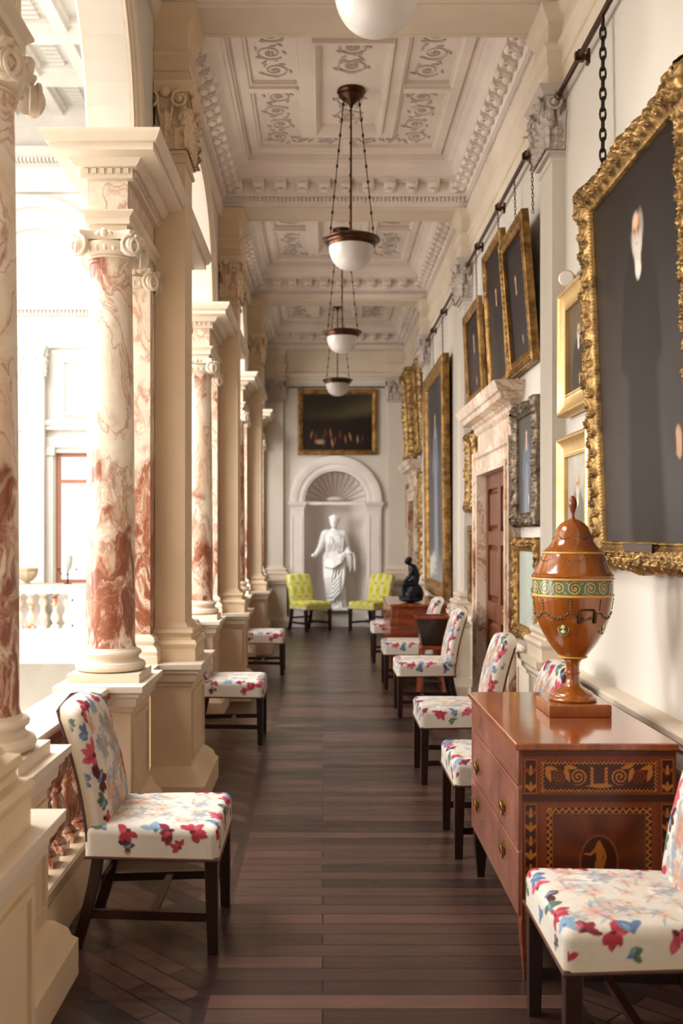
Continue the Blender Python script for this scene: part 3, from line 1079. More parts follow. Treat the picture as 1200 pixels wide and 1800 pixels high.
# ------------------------------------------------------------------ doorways in the right wall
def doorway(cy, dw, dh, k, inner):
    t = G()
    for s in (-1, 1):                                       # marble jambs
        y0, y1 = sorted((cy + s * (dw + .012), cy + s * (dw + .225)))
        t.box(XR - .06, XR + .01, y0, y1, 0, dh + .2)
        y0, y1 = sorted((cy + s * (dw + .0), cy + s * (dw + .05)))
        t.box(XR - .085, XR + .06, y0, y1, 0, dh)
        y0, y1 = sorted((cy + s * (dw + .18), cy + s * (dw + .23)))
        t.box(XR - .09, XR, y0, y1, 0, dh + .2)
        y0, y1 = sorted((cy + s * (dw - .006), cy + s * (dw + .24)))
        t.box(XR - .1, XR, y0, y1, 0, .2)
    t.box(XR - .06, XR + .01, cy - dw - .012, cy + dw + .012, dh + .04, dh + .19).box(XR - .085, XR + .06, cy - dw - .05, cy + dw + .05, dh, dh + .05)
    t.box(XR - .093, XR, cy - dw - .235, cy + dw + .235, dh + .16, dh + .21)
    t.box(XR - .04, XR + .01, cy - dw - .21, cy + dw + .21, dh + .2, dh + .4)
    o = struct('trim_%d' % (60 + 2 * k), t, M['marble_pale'])
    t = G()
    e = dw + .21
    def rr(kx, z):
        return (XR - kx, XR + .01, cy - e - kx + .04, cy + e + kx - .04, z)
    t.frustum([rr(.05, dh + .38), rr(.07, dh + .4), rr(.07, dh + .43), rr(.1, dh + .46), rr(.17, dh + .475), rr(.17, dh + .52), rr(.19, dh + .53), rr(.22, dh + .585), rr(.225, dh + .6)])
    for q_ in range(int(2 * e / .05)):
        t.box(XR - .1, XR, cy - e + .02 + q_ * .05, cy - e + .045 + q_ * .05, dh + .44, dh + .47)
    struct('pediment', t, M['marble_pale'], o)
    # the door itself
    xd = XR - .0
    f = G().box(xd + .03, xd + .06, cy - dw, cy + dw, 0, dh)
    cols = [(-dw, -dw + .11), (-.07, .07), (dw - .11, dw)]
    rows = [(0, .22), (.86, 1.02), (dh - .62, dh - .5), (dh - .13, dh)]
    for a, b in cols:
        f.box(xd, xd + .04, cy + a, cy + b, 0, dh)
    for a, b in rows:
        f.box(xd + .0015, xd + .04, cy - dw + .002, cy + dw - .002, a + .001, b - .001)
    for a, b in ((-dw + .11, -.07), (.07, dw - .11)):
        for r0, r1 in zip(rows[:-1], rows[1:]):
            f.frustum([(0, 0, 0, 0, 0)] * 2) if False else None
            y0, y1, z0, z1 = cy + a + .025, cy + b - .025, r0[1] + .025, r1[0] - .025
            f.loft([[(xd + .03, y0, z0), (xd + .03, y1, z0), (xd + .03, y1, z1), (xd + .03, y0, z1)], [(xd + .008, y0 + .03, z0 + .03), (xd + .008, y1 - .03, z0 + .03), (xd + .008, y1 - .03, z1 - .03), (xd + .008, y0 + .03, z1 - .03)]])
    dr = struct('door_%d' % k, f, M['door'])
    h = G().lathe([(.012, 0), (.012, .04), (.028, .05), (.032, .065), (.02, .08), (.001, .085)], 16)
    obj('door_handle', h, M['brass'], dr, loc=(xd, cy - dw + .07, 1.0), rot=(0, -PI / 2, 0))


doorway(DY, DW, DH, 1, None)
doorway(D2Y, .5, DH, 2, None)

# ------------------------------------------------------------------ picture rails
rl_lab = ['long bronze picture rail above the big bearded portrait', 'bronze picture rail above the three portraits over the doorway',
          'bronze picture rail above the huge dark painting', 'bronze picture rail in the farthest bay of the right wall']
for i, (ya, yb) in enumerate(((.6, 5.98), (6.45, 9.72), (10.2, 13.47), (13.95, 17.2))):
    t = thing('picture_rail', rl_lab[i], 'picture rail', (XR - .055, ya, 4.235), 0, 'picture rails on the right wall')
    g = G().tube([(0, 0, 0), (0, yb - ya, 0)], .016, 10)
    obj('rod', g, M['fitting'], t)
    for s in (0, 1):
        g = G().ell((0, s * (yb - ya), 0), (.026, .03, .026), 10, 8)
        obj('finial', g, M['brass'], t)
    n = 4 if i == 0 else 3
    for k in range(n):
        g = G().cbox((.0, 0, 0), (.05, .03, .05)).bar((0, 0, 0), (.06, 0, 0), .025).box(.04, .056, -.02, .02, -.04, .04).ell((0, 0, .03), (.012, .012, .015), 8, 6)
        obj('bracket', g, M['fitting'], t, loc=(0, (yb - ya) * (k + .45) / n + (.25 if i == 0 else 0), 0))


def chain(p0, p1, size, label, mat='iron', simple_=False):
    p0, p1 = Vector(p0), Vector(p1)
    d = p1 - p0
    n = max(3, int(d.length / (size * 1.45)))
    g = G()
    for k in range(n):
        c = p0.lerp(p1, (k + .5) / n)
        ring = []
        m = 10 if not simple_ else 6
        for j in range(m):
            a = 2 * PI * j / m
            x, z = .5 * size * math.cos(a) * .8, size * .98 * math.sin(a)
            ring.append(c + (Vector((0, x, z)) if k % 2 == 0 else Vector((x, 0, z))))
        g.tube(ring, size * .17, 6 if not simple_ else 4, closed=True)
    o = obj('hanging_chain', g, M[mat], ang=60)
    return tag(o, label, 'chain', 'picture chains')
# ------------------------------------------------------------------ numpy painting helpers (local pigment, plus painted sheen on the large portrait)
def L3(c):
    return np.array(lin(c))


def sstep(a, b, x):
    t = np.clip((x - a) / (b - a + 1e-9), 0, 1)
    return t * t * (3 - 2 * t)


def lay(col, mask, c):
    c = L3(c) if isinstance(c, str) else np.asarray(c)
    col[...] = col * (1 - mask[..., None]) + c * mask[..., None]


def ellm(U, V, cx, cy, rx, ry, rot=0, soft=.25):
    x, y = U - cx, V - cy
    c, s = math.cos(rot), math.sin(rot)
    d = np.sqrt(((x * c + y * s) / rx) ** 2 + ((-x * s + y * c) / ry) ** 2)
    return 1 - sstep(1 - soft, 1 + soft, d)


def capm(U, V, a, b, r0, r1, soft=.2):
    ax, ay = a
    dx, dy = b[0] - ax, b[1] - ay
    t = np.clip(((U - ax) * dx + (V - ay) * dy) / (dx * dx + dy * dy), 0, 1)
    d = np.hypot(U - ax - t * dx, V - ay - t * dy) / (r0 + (r1 - r0) * t)
    return 1 - sstep(1 - soft, 1 + soft, d)


def vnoise(U, V, f, seed=0, octs=4):
    """smooth value noise"""
    r = np.random.RandomState(seed)
    tab = r.rand(64, 64)
    out = np.zeros_like(U)
    amp, tot = 1.0, 0
    for o in range(octs):
        x, y = U * f, V * f
        xi, yi = np.floor(x).astype(int), np.floor(y).astype(int)
        fx, fy = x - xi, y - yi
        fx, fy = fx * fx * (3 - 2 * fx), fy * fy * (3 - 2 * fy)
        g = lambda a, b: tab[(xi + a) % 64, (yi + b) % 64]
        out += amp * ((g(0, 0) * (1 - fx) + g(1, 0) * fx) * (1 - fy) + (g(0, 1) * (1 - fx) + g(1, 1) * fx) * fy)
        tot += amp
        amp *= .5
        f *= 2.1
    return out / tot


def petal(col, U, V, cx, cy, ang, ln, wd, c, curve=0, soft=.18, op=1):
    ca, sa = math.cos(ang), math.sin(ang)
    a = ((U - cx) * ca + (V - cy) * sa) / ln
    b = (-(U - cx) * sa + (V - cy) * ca) / wd - curve * a * a
    w = np.where((a > 0) & (a < 1), np.sin(PI * np.clip(a, 0, 1) ** 1.35) ** .75, 0) + 1e-6
    m = (1 - sstep(1 - soft, 1 + soft, np.abs(b) / w)) * (w > .02)
    lay(col, m * op, c)


def portrait(kind, seed=0, face=(.5, .74, .05), bgc=('#241c1c', '#2f2a2b'), coat='#1a1414', beard=False, skin='#b58c6e', dress=None, hands=True, land=False, ground=None):
    def fn(U, V, asp):
        col = np.ones(U.shape + (3,)) * L3(bgc[0])
        nz = vnoise(U, V * asp, 5, seed)
        t = sstep(0, 1, 1 - V) if True else 0
        col = col * (1 - t[..., None]) + L3(bgc[1]) * t[..., None]
        col *= (.8 + .4 * nz)[..., None]
        X, Y = U, V * asp
        if land:
            lay(col, sstep(.55, .8, V + .25 * (nz - .5)) * .6, '#4f4836')
            lay(col, ellm(U, V, .62, .72, .5, .12, .1, .8) * .5, '#6f6648')
            lay(col, ellm(U, V, .3, .85, .5, .25, 0, .6) * .8, '#211a12')
            for k in range(14):
                r = np.random.RandomState(seed + k)
                x, y = r.uniform(.1, .9), r.uniform(.12, .32)
                lay(col, ellm(U, V, x, y, .012, .07, r.uniform(-.2, .2), .5), ['#8a5a3a', '#6a3a2a', '#a08060', '#39424a'][k % 4])
            lay(col, ellm(U, V, .25, .15, .06, .04, 0, .6), '#a88058')
            return col
        fx, fy, fr = face
        fy *= asp
        if ground:
            lay(col, sstep(.12, .0, V) * .7, ground)
        bot = 0.0 if kind != 'full' else .05 * asp
        c = dress or coat
        lay(col, capm(X, Y, (fx, fy - fr * 2.6), (fx - fr * .3, bot), fr * 2.3, fr * 3.2, .25) * .93, c)
        lay(col, capm(X, Y, (fx - fr * 2, fy - fr * 2.7), (fx - fr * 3, fy - fr * 7), fr * 1.0, fr * .9, .3) * .93, c)
        lay(col, capm(X, Y, (fx + fr * 2, fy - fr * 2.7), (fx + fr * 2.6, fy - fr * 7), fr * 1.0, fr * .9, .3) * .93, c)
        if dress:
            for k in range(6):
                xx = fx + fr * (k - 2.5) * .7
                lay(col, capm(X, Y, (fx + fr * (k - 2.5) * .3, fy - fr * 5), (xx, bot), fr * .12, fr * .3, .6) * .35, '#d8dde4' if k % 2 else '#3f4c60')
        # neck, head
        lay(col, capm(X, Y, (fx, fy - fr * .6), (fx, fy - fr * 1.9), fr * .5, fr * .55, .3), skin)
        lay(col, ellm(X, Y, fx, fy - fr * 2.1, fr * .5, fr * .5, 0, .4), '#d9d3ca' if beard else ('#cdb59a' if dress else '#b9b0a4'))
        if beard:
            lay(col, ellm(X, Y, fx + fr * .75, fy + fr * .35, fr * .45, fr * .8, .1, .5) * .75, '#a39a90')
            lay(col, ellm(X, Y, fx - fr * .85, fy - fr * .25, fr * .3, fr * .6, .1, .5) * .6, '#8c837a')
        else:
            lay(col, ellm(X, Y, fx, fy + fr * .3, fr * .98, fr * 1.2, 0, .3), '#3a261a')
        lay(col, ellm(X, Y, fx, fy, fr * .8, fr * 1.25, .08, .15), skin)
        lay(col, ellm(X, Y, fx - fr * .2, fy + fr * .75, fr * .5, fr * .42, 0, .6) * .5, '#e6c4a6')
        lay(col, ellm(X, Y, fx + fr * .55, fy - fr * .1, fr * .28, fr * .9, 0, .6) * .55, '#7c5140')
        for s in (-1, 1):
            lay(col, ellm(X, Y, fx - fr * .08 + s * fr * .34, fy + fr * .2, fr * .17, fr * .09, 0, .5) * .85, '#3c241c')
            lay(col, ellm(X, Y, fx - fr * .08 + s * fr * .34, fy + fr * .38, fr * .22, fr * .06, s * -.15, .6) * .6, '#6e4a3a')
        lay(col, capm(X, Y, (fx - fr * .06, fy + fr * .2), (fx - fr * .14, fy - fr * .25), fr * .07, fr * .13, .5) * .6, '#a2664e')
        lay(col, ellm(X, Y, fx - fr * .08, fy - fr * .55, fr * .26, fr * .07, 0, .5) * .8, '#8c4438')
        if beard:
            wv = vnoise(X * 3, Y, 40, seed + 3, 3)
            b = capm(X, Y, (fx - fr * .02, fy - fr * .85), (fx - fr * .05, fy - fr * 2.4), fr * .72, fr * .3, .4)
            lay(col, b * (.55 + .45 * wv), '#c9c2b8')
            for s in (-1, 1):
                lay(col, ellm(X, Y, fx + s * fr * .66, fy - fr * .5, fr * .25, fr * .6, 0, .5) * .8, '#bdb5ab')
            lay(col, ellm(X, Y, fx - fr * .08, fy - fr * .58, fr * .2, fr * .05, 0, .5) * .6, '#7c4a40')
        if hands:
            for hx_, hy_ in (((.86, .26),) if kind == 'full' else ((.58, .16),)):
                hy_ *= asp
                lay(col, ellm(X, Y, hx_, hy_, fr * .42, fr * .55, .3, .3), skin)
                for k in range(4):
                    lay(col, capm(X, Y, (hx_ + fr * (.3 - .2 * k), hy_ - fr * .3), (hx_ + fr * (.22 - .2 * k), hy_ - fr * (1.2 - .12 * abs(k - 1))), fr * .12, fr * .08, .4), skin)
        return col
    return fn


# ------------------------------------------------------------------ picture frames
def frame_g(w, h, fw, dep, style, seed=0, ns=120, nt=18):
    """w,h = outer size; y 0..h, x centred, z 0 (back) .. dep (front); ornament height field in numpy"""
    g = G()
    iw, ih = w - 2 * fw, h - 2 * fw
    rs = np.random.RandomState(seed)
    tt = np.linspace(0, 1, nt)

    def prof(t):
        if style == 'rococo':
            z = .35 + .25 * np.exp(-((t - .06) / .06) ** 2) + .12 * sstep(.1, .2, t) + .42 * np.sin(PI * np.clip((t - .18) / .82, 0, 1)) ** .7
        elif style == 'cove':
            z = np.where(t < .1, .5, 0) + np.where((t >= .1) & (t < .22), .36, 0) + np.where((t >= .22) & (t < .8), .34 + .6 * ((t - .22) / .58) ** 2.2, 0) + np.where(t >= .8, 1 - .25 * sstep(.88, 1, t), 0)
        elif style == 'flat':
            z = .4 + .2 * np.exp(-((t - .05) / .05) ** 2) + .5 * sstep(.15, .5, t) - .25 * sstep(.85, 1, t)
        else:                                                # reeded
            z = .5 + .12 * np.cos(t * 5 * 2 * PI) + .35 * sstep(.3, .75, t) - .3 * sstep(.88, 1, t)
        return z

    def orn(u, t, Lm):
        if style == 'rococo':
            lam = .2
            us = np.abs(u - Lm / 2)
            c = .56 + .2 * np.sin(2 * PI * us / lam)
            o = .5 * np.exp(-((t - c) / .07) ** 2)
            cc = .56 - .2 * np.sin(2 * PI * us / lam)
            o += .3 * np.exp(-((t - cc) / .06) ** 2)
            for k in range(2):
                ph = (us / (lam / 2) + .25 + .5 * k) % 1 - .5
                tc = .74 if k == 0 else .38
                rr = np.hypot(ph * lam / 2 / fw, t - tc)
                o += .5 * np.exp(-((rr - .12) / .035) ** 2) + .5 * np.exp(-(rr / .05) ** 2)
            o += .2 * np.clip(np.sin(2 * PI * us / (lam / 4) + 5 * t), 0, 1) * np.exp(-((t - .9) / .1) ** 2)
            o += .25 * np.clip(vnoise(u, t * fw, 26, seed, 2) - .45, 0, 1) * 3 * sstep(.2, .3, t)
            o += .12 * np.cos(2 * PI * us / .018) * np.exp(-((t - .06) / .04) ** 2)
            return o * .62 * (1 - sstep(.93, 1, t))
        if style == 'cove':
            return .07 * np.cos(2 * PI * u / .02) * ((t > .08) & (t < .2))
        if style == 'reeded':
            return .16 * np.clip(np.cos(2 * PI * u / .045), 0, 1) * np.exp(-((t - .6) / .1) ** 2)
        return .1 * np.cos(2 * PI * u / .05) * np.exp(-((t - .3) / .08) ** 2)

    def member(Lo, nsx):
        S, Tt = np.meshgrid(np.linspace(0, 1, nsx), tt, indexing='ij')
        half = (Lo / 2 - fw) + Tt * fw
        X = (S * 2 - 1) * half
        u = X + Lo / 2
        z = prof(Tt) + orn(u, Tt, Lo)
        out = np.zeros_like(X)
        if style == 'rococo':
            e = np.abs(np.abs(X) - Lo / 2 + fw * .5)
            z += .45 * np.exp(-(e / (fw * .7)) ** 2) * sstep(.25, .6, Tt) + .3 * np.exp(-(X / (fw * 1.1)) ** 2) * sstep(.3, .7, Tt)
            out = fw * (.05 * np.sin(2 * PI * np.abs(X) / .1) + .12 * np.exp(-(e / (fw * .6)) ** 2) + .08 * np.exp(-(X / fw) ** 2)) * sstep(.6, 1, Tt)
        Yl = -(Tt * fw) - out
        zz = dep * (.25 + .75 * z / 1.35)
        # back edge rings
        X = np.concatenate([X[:, :1], X, X[:, -1:], X[:, -1:]], 1)
        Yl = np.concatenate([Yl[:, :1], Yl, Yl[:, -1:], Yl[:, :1]], 1)
        X[:, -1] = X[:, 0]
        zz = np.concatenate([0 * zz[:, :1], zz, 0 * zz[:, :1], 0 * zz[:, :1]], 1)
        return np.stack([X, Yl, zz], -1)

    ns2 = max(20, int(ns * w / max(w, h)))
    ns1 = max(20, int(ns * h / max(w, h)))
    if style in ('cove', 'flat'):
        ns1 = max(ns1, int(h / .005)) if style == 'cove' and h < 1.2 else ns1
        ns2 = max(ns2, int(w / .005)) if style == 'cove' and h < 1.2 else ns2
    a = member(w, ns2)
    bq = member(h, ns1)
    A = a.copy(); A[..., 1] += fw; g.grid(A)                                       # bottom
    A = a.copy(); A[..., 0] *= -1; A[..., 1] = h - fw - A[..., 1]; g.grid(A)         # top
    for s in (-1, 1):
        A = np.stack([s * (iw / 2 - bq[..., 1]), h / 2 + bq[..., 0] * s, bq[..., 2]], -1)
        g.grid(A)
    return g


def picture(name, label, w, h, fw, dep, style, mat, fn, Mx, nx=90, seed=0, ns=120, nt=18, group=None, cat='painting', tilt=0.0, back='frame_dark'):
    t = thing(name, label, cat, group=group, M=Mx @ RX(tilt))
    obj('frame', frame_g(w, h, fw, dep, style, seed, ns, nt), M[mat], t, ang=60)
    iw, ih = w - 2 * fw + .01, h - 2 * fw + .01
    ny = int(nx * ih / iw)
    U, V = np.meshgrid(np.linspace(0, 1, nx), np.linspace(0, 1, ny), indexing='ij')
    P = np.stack([(U - .5) * iw, fw - .005 + V * ih, np.full_like(U, dep * .3)], -1)
    g = G()
    col = np.clip(fn(U, V, ih / iw), 0, 1)
    g.grid(P, col)
    k = len(g.v)
    g.box(-iw / 2, iw / 2, fw - .005, fw - .005 + ih, .004, dep * .3 - .002)
    g.c += [lin('#2a2019')] * (len(g.v) - k)
    obj('canvas', g, M['paint'], t)
    return t


RW = Matrix(((0, 0, -1, 0), (-1, 0, 0, 0), (0, 1, 0, 0), (0, 0, 0, 1)))


def on_right(y0, y1, z0, gap=.015):
    return T(XR - gap, (y0 + y1) / 2, z0) @ RW


pic = picture('portrait_painting', 'very large dark full-length portrait of a bearded man in a heavy carved gilt frame', 1.48, 1.9, .13, .085, 'rococo', 'gold',
              portrait('full', 3, (.535, .815, .06), ('#191110', '#3d3a3c'), '#140e0d', True), on_right(3.62, 5.1, 1.44, .02), 150, 3, 420, 34, tilt=math.radians(2.5))  # backdrop greyer towards the bottom: varnish sheen put into the paint colour
g = G().box(-.2, .2, .085, .125, .06, .072)
obj('nameplate', g, M['dark'], pic, bevel=.003)
picture('portrait_painting', 'upper bright gilt framed portrait half hidden behind the large carved frame', .66, .73, .12, .09, 'cove', 'gold2',
        portrait('half', 5, (.52, .66, .085), ('#6a5a44', '#4e4230'), '#2b2620', True), on_right(5.24, 5.9, 2.29), 70, 5, 120, 26)
picture('portrait_painting', 'lower bright gilt framed picture behind the urn, below the other gilt frame', .68, .62, .12, .09, 'cove', 'gold2',
        portrait('half', 8, (.5, .55, .1), ('#b9b2a4', '#a49c8e'), '#6b6458', True, hands=False), on_right(5.24, 5.92, 1.55), 60, 8, 120, 26)
picture('portrait_painting', 'portrait of a woman in blue grey in a silvered carved frame beside the doorway', .8, .86, .09, .07, 'rococo', 'gold4',
        portrait('half', 11, (.45, .78, .06), ('#4a4744', '#44423f'), '#56595e', False, '#c9a68c', '#5f6a7a'), on_right(6.58, 7.38, 1.665), 70, 11, 160, 16)
picture('framed_picture', 'pale green picture in a narrow carved gilt frame below the blue grey woman', .78, .7, .085, .06, 'rococo', 'gold3',
        lambda U, V, a: np.ones(U.shape + (3,)) * L3('#a7aea2') * (.85 + .3 * vnoise(U, V, 6, 4))[..., None], on_right(6.58, 7.36, .87), 50, 12, 150, 16)
picture('portrait_painting', 'ornate gilt framed portrait above the doorway, nearest of the three high portraits', .84, 1.02, .1, .08, 'reeded', 'gold3',
        portrait('half', 13, (.42, .66, .055), ('#181114', '#1d1518'), '#140d10', False, '#b98d70'), on_right(6.66, 7.5, 2.77), 70, 13, 200, 22, tilt=math.radians(4.5))
picture('portrait_painting', 'tall dark portrait above the doorway, middle of the three high portraits', .84, 1.16, .06, .07, 'flat', 'gold3',
        portrait('full', 14, (.5, .66, .05), ('#151014', '#1c161a'), '#110c10', False, '#b07f66'), on_right(7.6, 8.44, 2.79), 70, 14, 120, 14, tilt=math.radians(3))
picture('portrait_painting', 'smaller gilt framed portrait above the doorway, farthest of the three high portraits', .92, .88, .09, .07, 'flat', 'gold3',
        portrait('half', 15, (.5, .68, .06), ('#1c1619', '#221a1d'), '#38201d', False, '#b98a6c'), on_right(8.8, 9.72, 2.84), 60, 15, 120, 14, tilt=math.radians(3))
picture('portrait_painting', 'small ornate gilt framed portrait just past the near doorway, upper of the pair', .52, .74, .1, .07, 'rococo', 'gold',
        portrait('half', 16, (.5, .66, .09), ('#3a3436', '#40383a'), '#3a3a44', False), on_right(9.24, 9.76, 1.83), 50, 16, 140, 16)
picture('framed_picture', 'small plain gilt framed picture just past the near doorway, lower of the pair', .52, .74, .085, .055, 'flat', 'gold3',
        portrait('half', 17, (.5, .66, .09), ('#4a463e', '#3c3832'), '#5a4a3a', False), on_right(9.24, 9.76, .95), 50, 17, 90, 14)


def great(U, V, asp):
    col = portrait('full', 20, (.45, .8, .045), ('#35323a', '#42434a'), '#5f6672', False, '#bf9f8a', '#6f7682')(U, V, asp)
    lay(col, sstep(.2, .0, V) * .8, '#8d8a88')
    lay(col, ellm(U, V, .2, .08, .2, .05, .2, .4) * .7, '#c9c4bc')
    for k in range(3):
        lay(col, ((V > .03 + k * .035) & (V < .05 + k * .035) & (U < .45)).astype(float) * .6, '#bdb8b0')
    return col


picture('portrait_painting', 'huge dark full-length portrait beyond the near doorway, reaching down to the dado', 2.1, 2.8, .17, .12, 'flat', 'gold3', great,
        on_right(11.25, 13.35, .86), 100, 20, 160, 16, tilt=math.radians(.6))
picture('portrait_painting', 'gilt framed portrait high in the farthest bay, nearer of the two', .8, 1.32, .1, .07, 'rococo', 'gold', portrait('half', 21, (.5, .7, .08), ('#3a2e28', '#382a26'), '#4a2e26'),
        on_right(14.15, 14.95, 2.8), 40, 21, 110, 14, tilt=math.radians(3))
picture('portrait_painting', 'heavy gilt framed portrait high in the farthest bay, next to the end wall', 1.0, 1.42, .13, .11, 'rococo', 'gold', portrait('half', 22, (.5, .7, .08), ('#3a2e28', '#382a26'), '#33302e'),
        on_right(15.4, 16.4, 2.78), 40, 22, 110, 14, tilt=math.radians(3))
picture('framed_picture', 'narrow gilt framed picture by the farthest doorway, upper one next to the end wall', .4, .75, .09, .07, 'flat', 'gold3', portrait('half', 23, (.5, .66, .1)), on_right(16.5, 16.9, 1.7), 24, 23, 50, 10)
picture('framed_picture', 'bright gilt framed picture by the farthest doorway, lower one next to the end wall', .4, .78, .09, .07, 'flat', 'gold2', portrait('half', 24, (.5, .66, .1)), on_right(16.5, 16.9, .88), 24, 24, 50, 10)
picture('framed_picture', 'carved gilt framed picture on the near side of the farthest doorway, upper of two', .42, .75, .09, .07, 'rococo', 'gold', portrait('half', 25, (.5, .66, .1)), on_right(14.2, 14.62, 1.75), 24, 25, 50, 10)
picture('framed_picture', 'gilt framed picture on the near side of the farthest doorway, lower of two', .42, .85, .09, .07, 'rococo', 'gold', portrait('half', 26, (.5, .66, .1)), on_right(14.2, 14.62, .86), 24, 26, 50, 10)
EW = Matrix(((1, 0, 0, 0), (0, 0, -1, 0), (0, 1, 0, 0), (0, 0, 0, 1)))
picture('landscape_painting', 'wide dark landscape in a thin gilt frame on the end wall above the statue', 1.38, 1.14, .085, .07, 'flat', 'gold3',
        portrait('half', 30, bgc=('#2a2018', '#241a12'), land=True), T(CX + .03, YE - .01, 2.99) @ EW, 90, 30, 120, 14)
t = thing('picture_rail', 'short brass rail on the end wall above the landscape painting', 'picture rail', (CX + .03, YE - .04, 4.165))
obj('rod', G().tube([(-.86, 0, 0), (.86, 0, 0)], .013, 8), M['brass'], t)
for s in (-1, 1):
    obj('bracket', G().bar((s * .6, 0, 0), (s * .6, .05, 0), .03), M['fitting'], t)

# chains from the rails to the hanging pictures
RXX = XR - .055
chain((RXX, 5.03, 4.21), (1.40, 4.98, 3.32), .036, 'long dark chain holding the large bearded portrait')
for y, zt, lab in ((6.75, 3.78, 'thin chain from the rail to the nearest high portrait, its right-hand one'), (7.35, 3.78, 'thin chain from the rail to the nearest high portrait, its left-hand one'),
                   (8.05, 3.94, 'thin chain from the rail to the middle high portrait'), (9.2, 3.71, 'thin chain from the rail to the farthest high portrait'),
                   (11.8, 3.64, 'greenish chain holding the huge dark painting, right-hand one'), (12.8, 3.64, 'greenish chain holding the huge dark painting, left-hand one'),
                   (14.5, 4.1, 'short chain to the nearer gilt portrait of the farthest bay')):
    chain((RXX, y, 4.21), (XR - .045, y, zt), .018, lab, simple_=True)

# small round spot lamp fixed at the upper gilt frame
t = thing('spot_lamp', 'small white round spot lamp at the top of the upper bright gilt frame', 'spotlight', (1.385, 5.66, 3.06))
Rm = Matrix.Rotation(math.radians(100), 4, 'X') @ Matrix.Rotation(math.radians(-25), 4, 'Y')
obj('housing', G().lathe([(.025, -.12), (.036, -.11), (.042, -.02), (.045, 0), (.041, .002)], 20).xf(Rm), M['gold2'], t)
obj('lens', G().lathe([(.041, 0), (.038, .004), (.001, .005)], 20).xf(Rm), M['bowl'], t)
obj('arm', G().tube([(0, .02, -.0), (.05, .02, .0)], .01, 8), M['gold2'], t)
# ------------------------------------------------------------------ chairs
PAL = ['#a83a48', '#bd5866', '#7e2c38', '#5d7292', '#8299ae', '#566a58', '#54292c', '#d99a94', '#c9a07e', '#93a79c']


def scroll_motif(col, U, V, x, y, a, s, k, r):
    """bold embroidered leaf cluster"""
    c = PAL[k]
    n = r.randint(3, 6)
    for i in range(n):
        aa = a + (i - (n - 1) / 2) * .75 + r.uniform(-.2, .2)
        petal(col, U, V, x, y, aa, s * r.uniform(.8, 1.25), s * .27, c, r.uniform(-.9, .9), .2)
    petal(col, U, V, x - s * .3 * math.cos(a), y - s * .3 * math.sin(a), a + r.uniform(-.5, .5), s * 1.1, s * .16, PAL[(k + 1) % 2 if k < 3 else 4], .5, .3, .8)
    lay(col, ellm(U, V, x, y, s * .22, s * .17, a, .3), PAL[6] if k < 3 else PAL[3])


def floral(U, V, hw, hh, seed, n_in=70, yellow=False):
    r = random.Random(seed)
    col = np.ones(U.shape + (3,)) * L3('#d2c8ba')
    col *= (.94 + .1 * vnoise(U, V, 60, seed, 2))[..., None]
    for i in range(n_in):                                     # pale bouquet in the middle
        x, y = r.uniform(-hw * .78, hw * .78), r.uniform(-hh * .78, hh * .78)
        s = r.uniform(.02, .045)
        a = r.uniform(0, 6.28)
        c = r.choice(['#b98a72', '#a86a58', '#8496a4', '#7d8f8c', '#b5916c', '#6d84a0', '#a8968a', '#c4a890'] if yellow else ['#d3a79a', '#c99b8c', '#8fa3ad', '#a9b3ad', '#d8b79c', '#7d93a8', '#b9a99a', '#e8ded0'])
        for k in range(5):
            petal(col, U, V, x, y, a + k * 1.256, s, s * .3, c, r.uniform(-.6, .6), .35, .6)
        petal(col, U, V, x, y, a + .6, s * 2.1, s * .16, r.choice(['#74898c', '#8b8f80', '#6b7f96']), r.uniform(-1.5, 1.5), .35, .55)
        lay(col, ellm(U, V, x, y, s * .25, s * .2, 0, .5), '#b98a78')
    per = 2 * (hw + hh) * 2
    n = int(per / .085)
    for i in range(n):                                        # bold border
        q_ = (i + r.uniform(-.15, .15)) / n * per
        w_, h_ = 2 * hw, 2 * hh
        if q_ < w_:
            x, y, a = -hw + q_, -hh, PI / 2
        elif q_ < w_ + h_:
            x, y, a = hw, -hh + q_ - w_, PI
        elif q_ < 2 * w_ + h_:
            x, y, a = hw - (q_ - w_ - h_), hh, -PI / 2
        else:
            x, y, a = -hw, hh - (q_ - 2 * w_ - h_), 0
        k = [0, 3, 1, 6, 5, 0, 4, 2][i % 8]
        if i % 2:
            scroll_motif(col, U, V, x * (1 + .075 / hw), y * (1 + .075 / hh), a + r.uniform(-1.5, 1.5), r.uniform(.03, .042), [5, 3, 6, 0][i // 2 % 4], r)
        scroll_motif(col, U, V, x + r.uniform(-.012, .012), y + r.uniform(-.012, .012), a + r.uniform(-1.3, 1.3) + (PI if r.random() < .3 else 0), r.uniform(.042, .062), k, r)
    return col


def damask(U, V):
    col = np.ones(U.shape + (3,)) * L3('#cfc41a')
    p = .15
    u, v = (U / p) % 1 - .5, (V / (p * 1.5)) % 1 - .5
    d = np.abs(u) * 2 + np.abs(v) * 2 - .95 - .2 * np.cos(v * 12)
    lay(col, 1 - sstep(.0, .22, np.abs(d) - .03), '#d8d6b8')
    lay(col, ellm(u, v, 0, 0, .13, .2, 0, .25), '#d8d8d0')
    lay(col, ellm(u, v, 0, .0, .07, .11, 0, .3), '#7f8a86')
    for s in (-1, 1):
        lay(col, ellm(u, v, .5 * s, .5, .1, .1, 0, .3), '#8d9480')
        lay(col, ellm(u, v, .5 * s, -.5, .1, .1, 0, .3), '#8d9480')
    return col


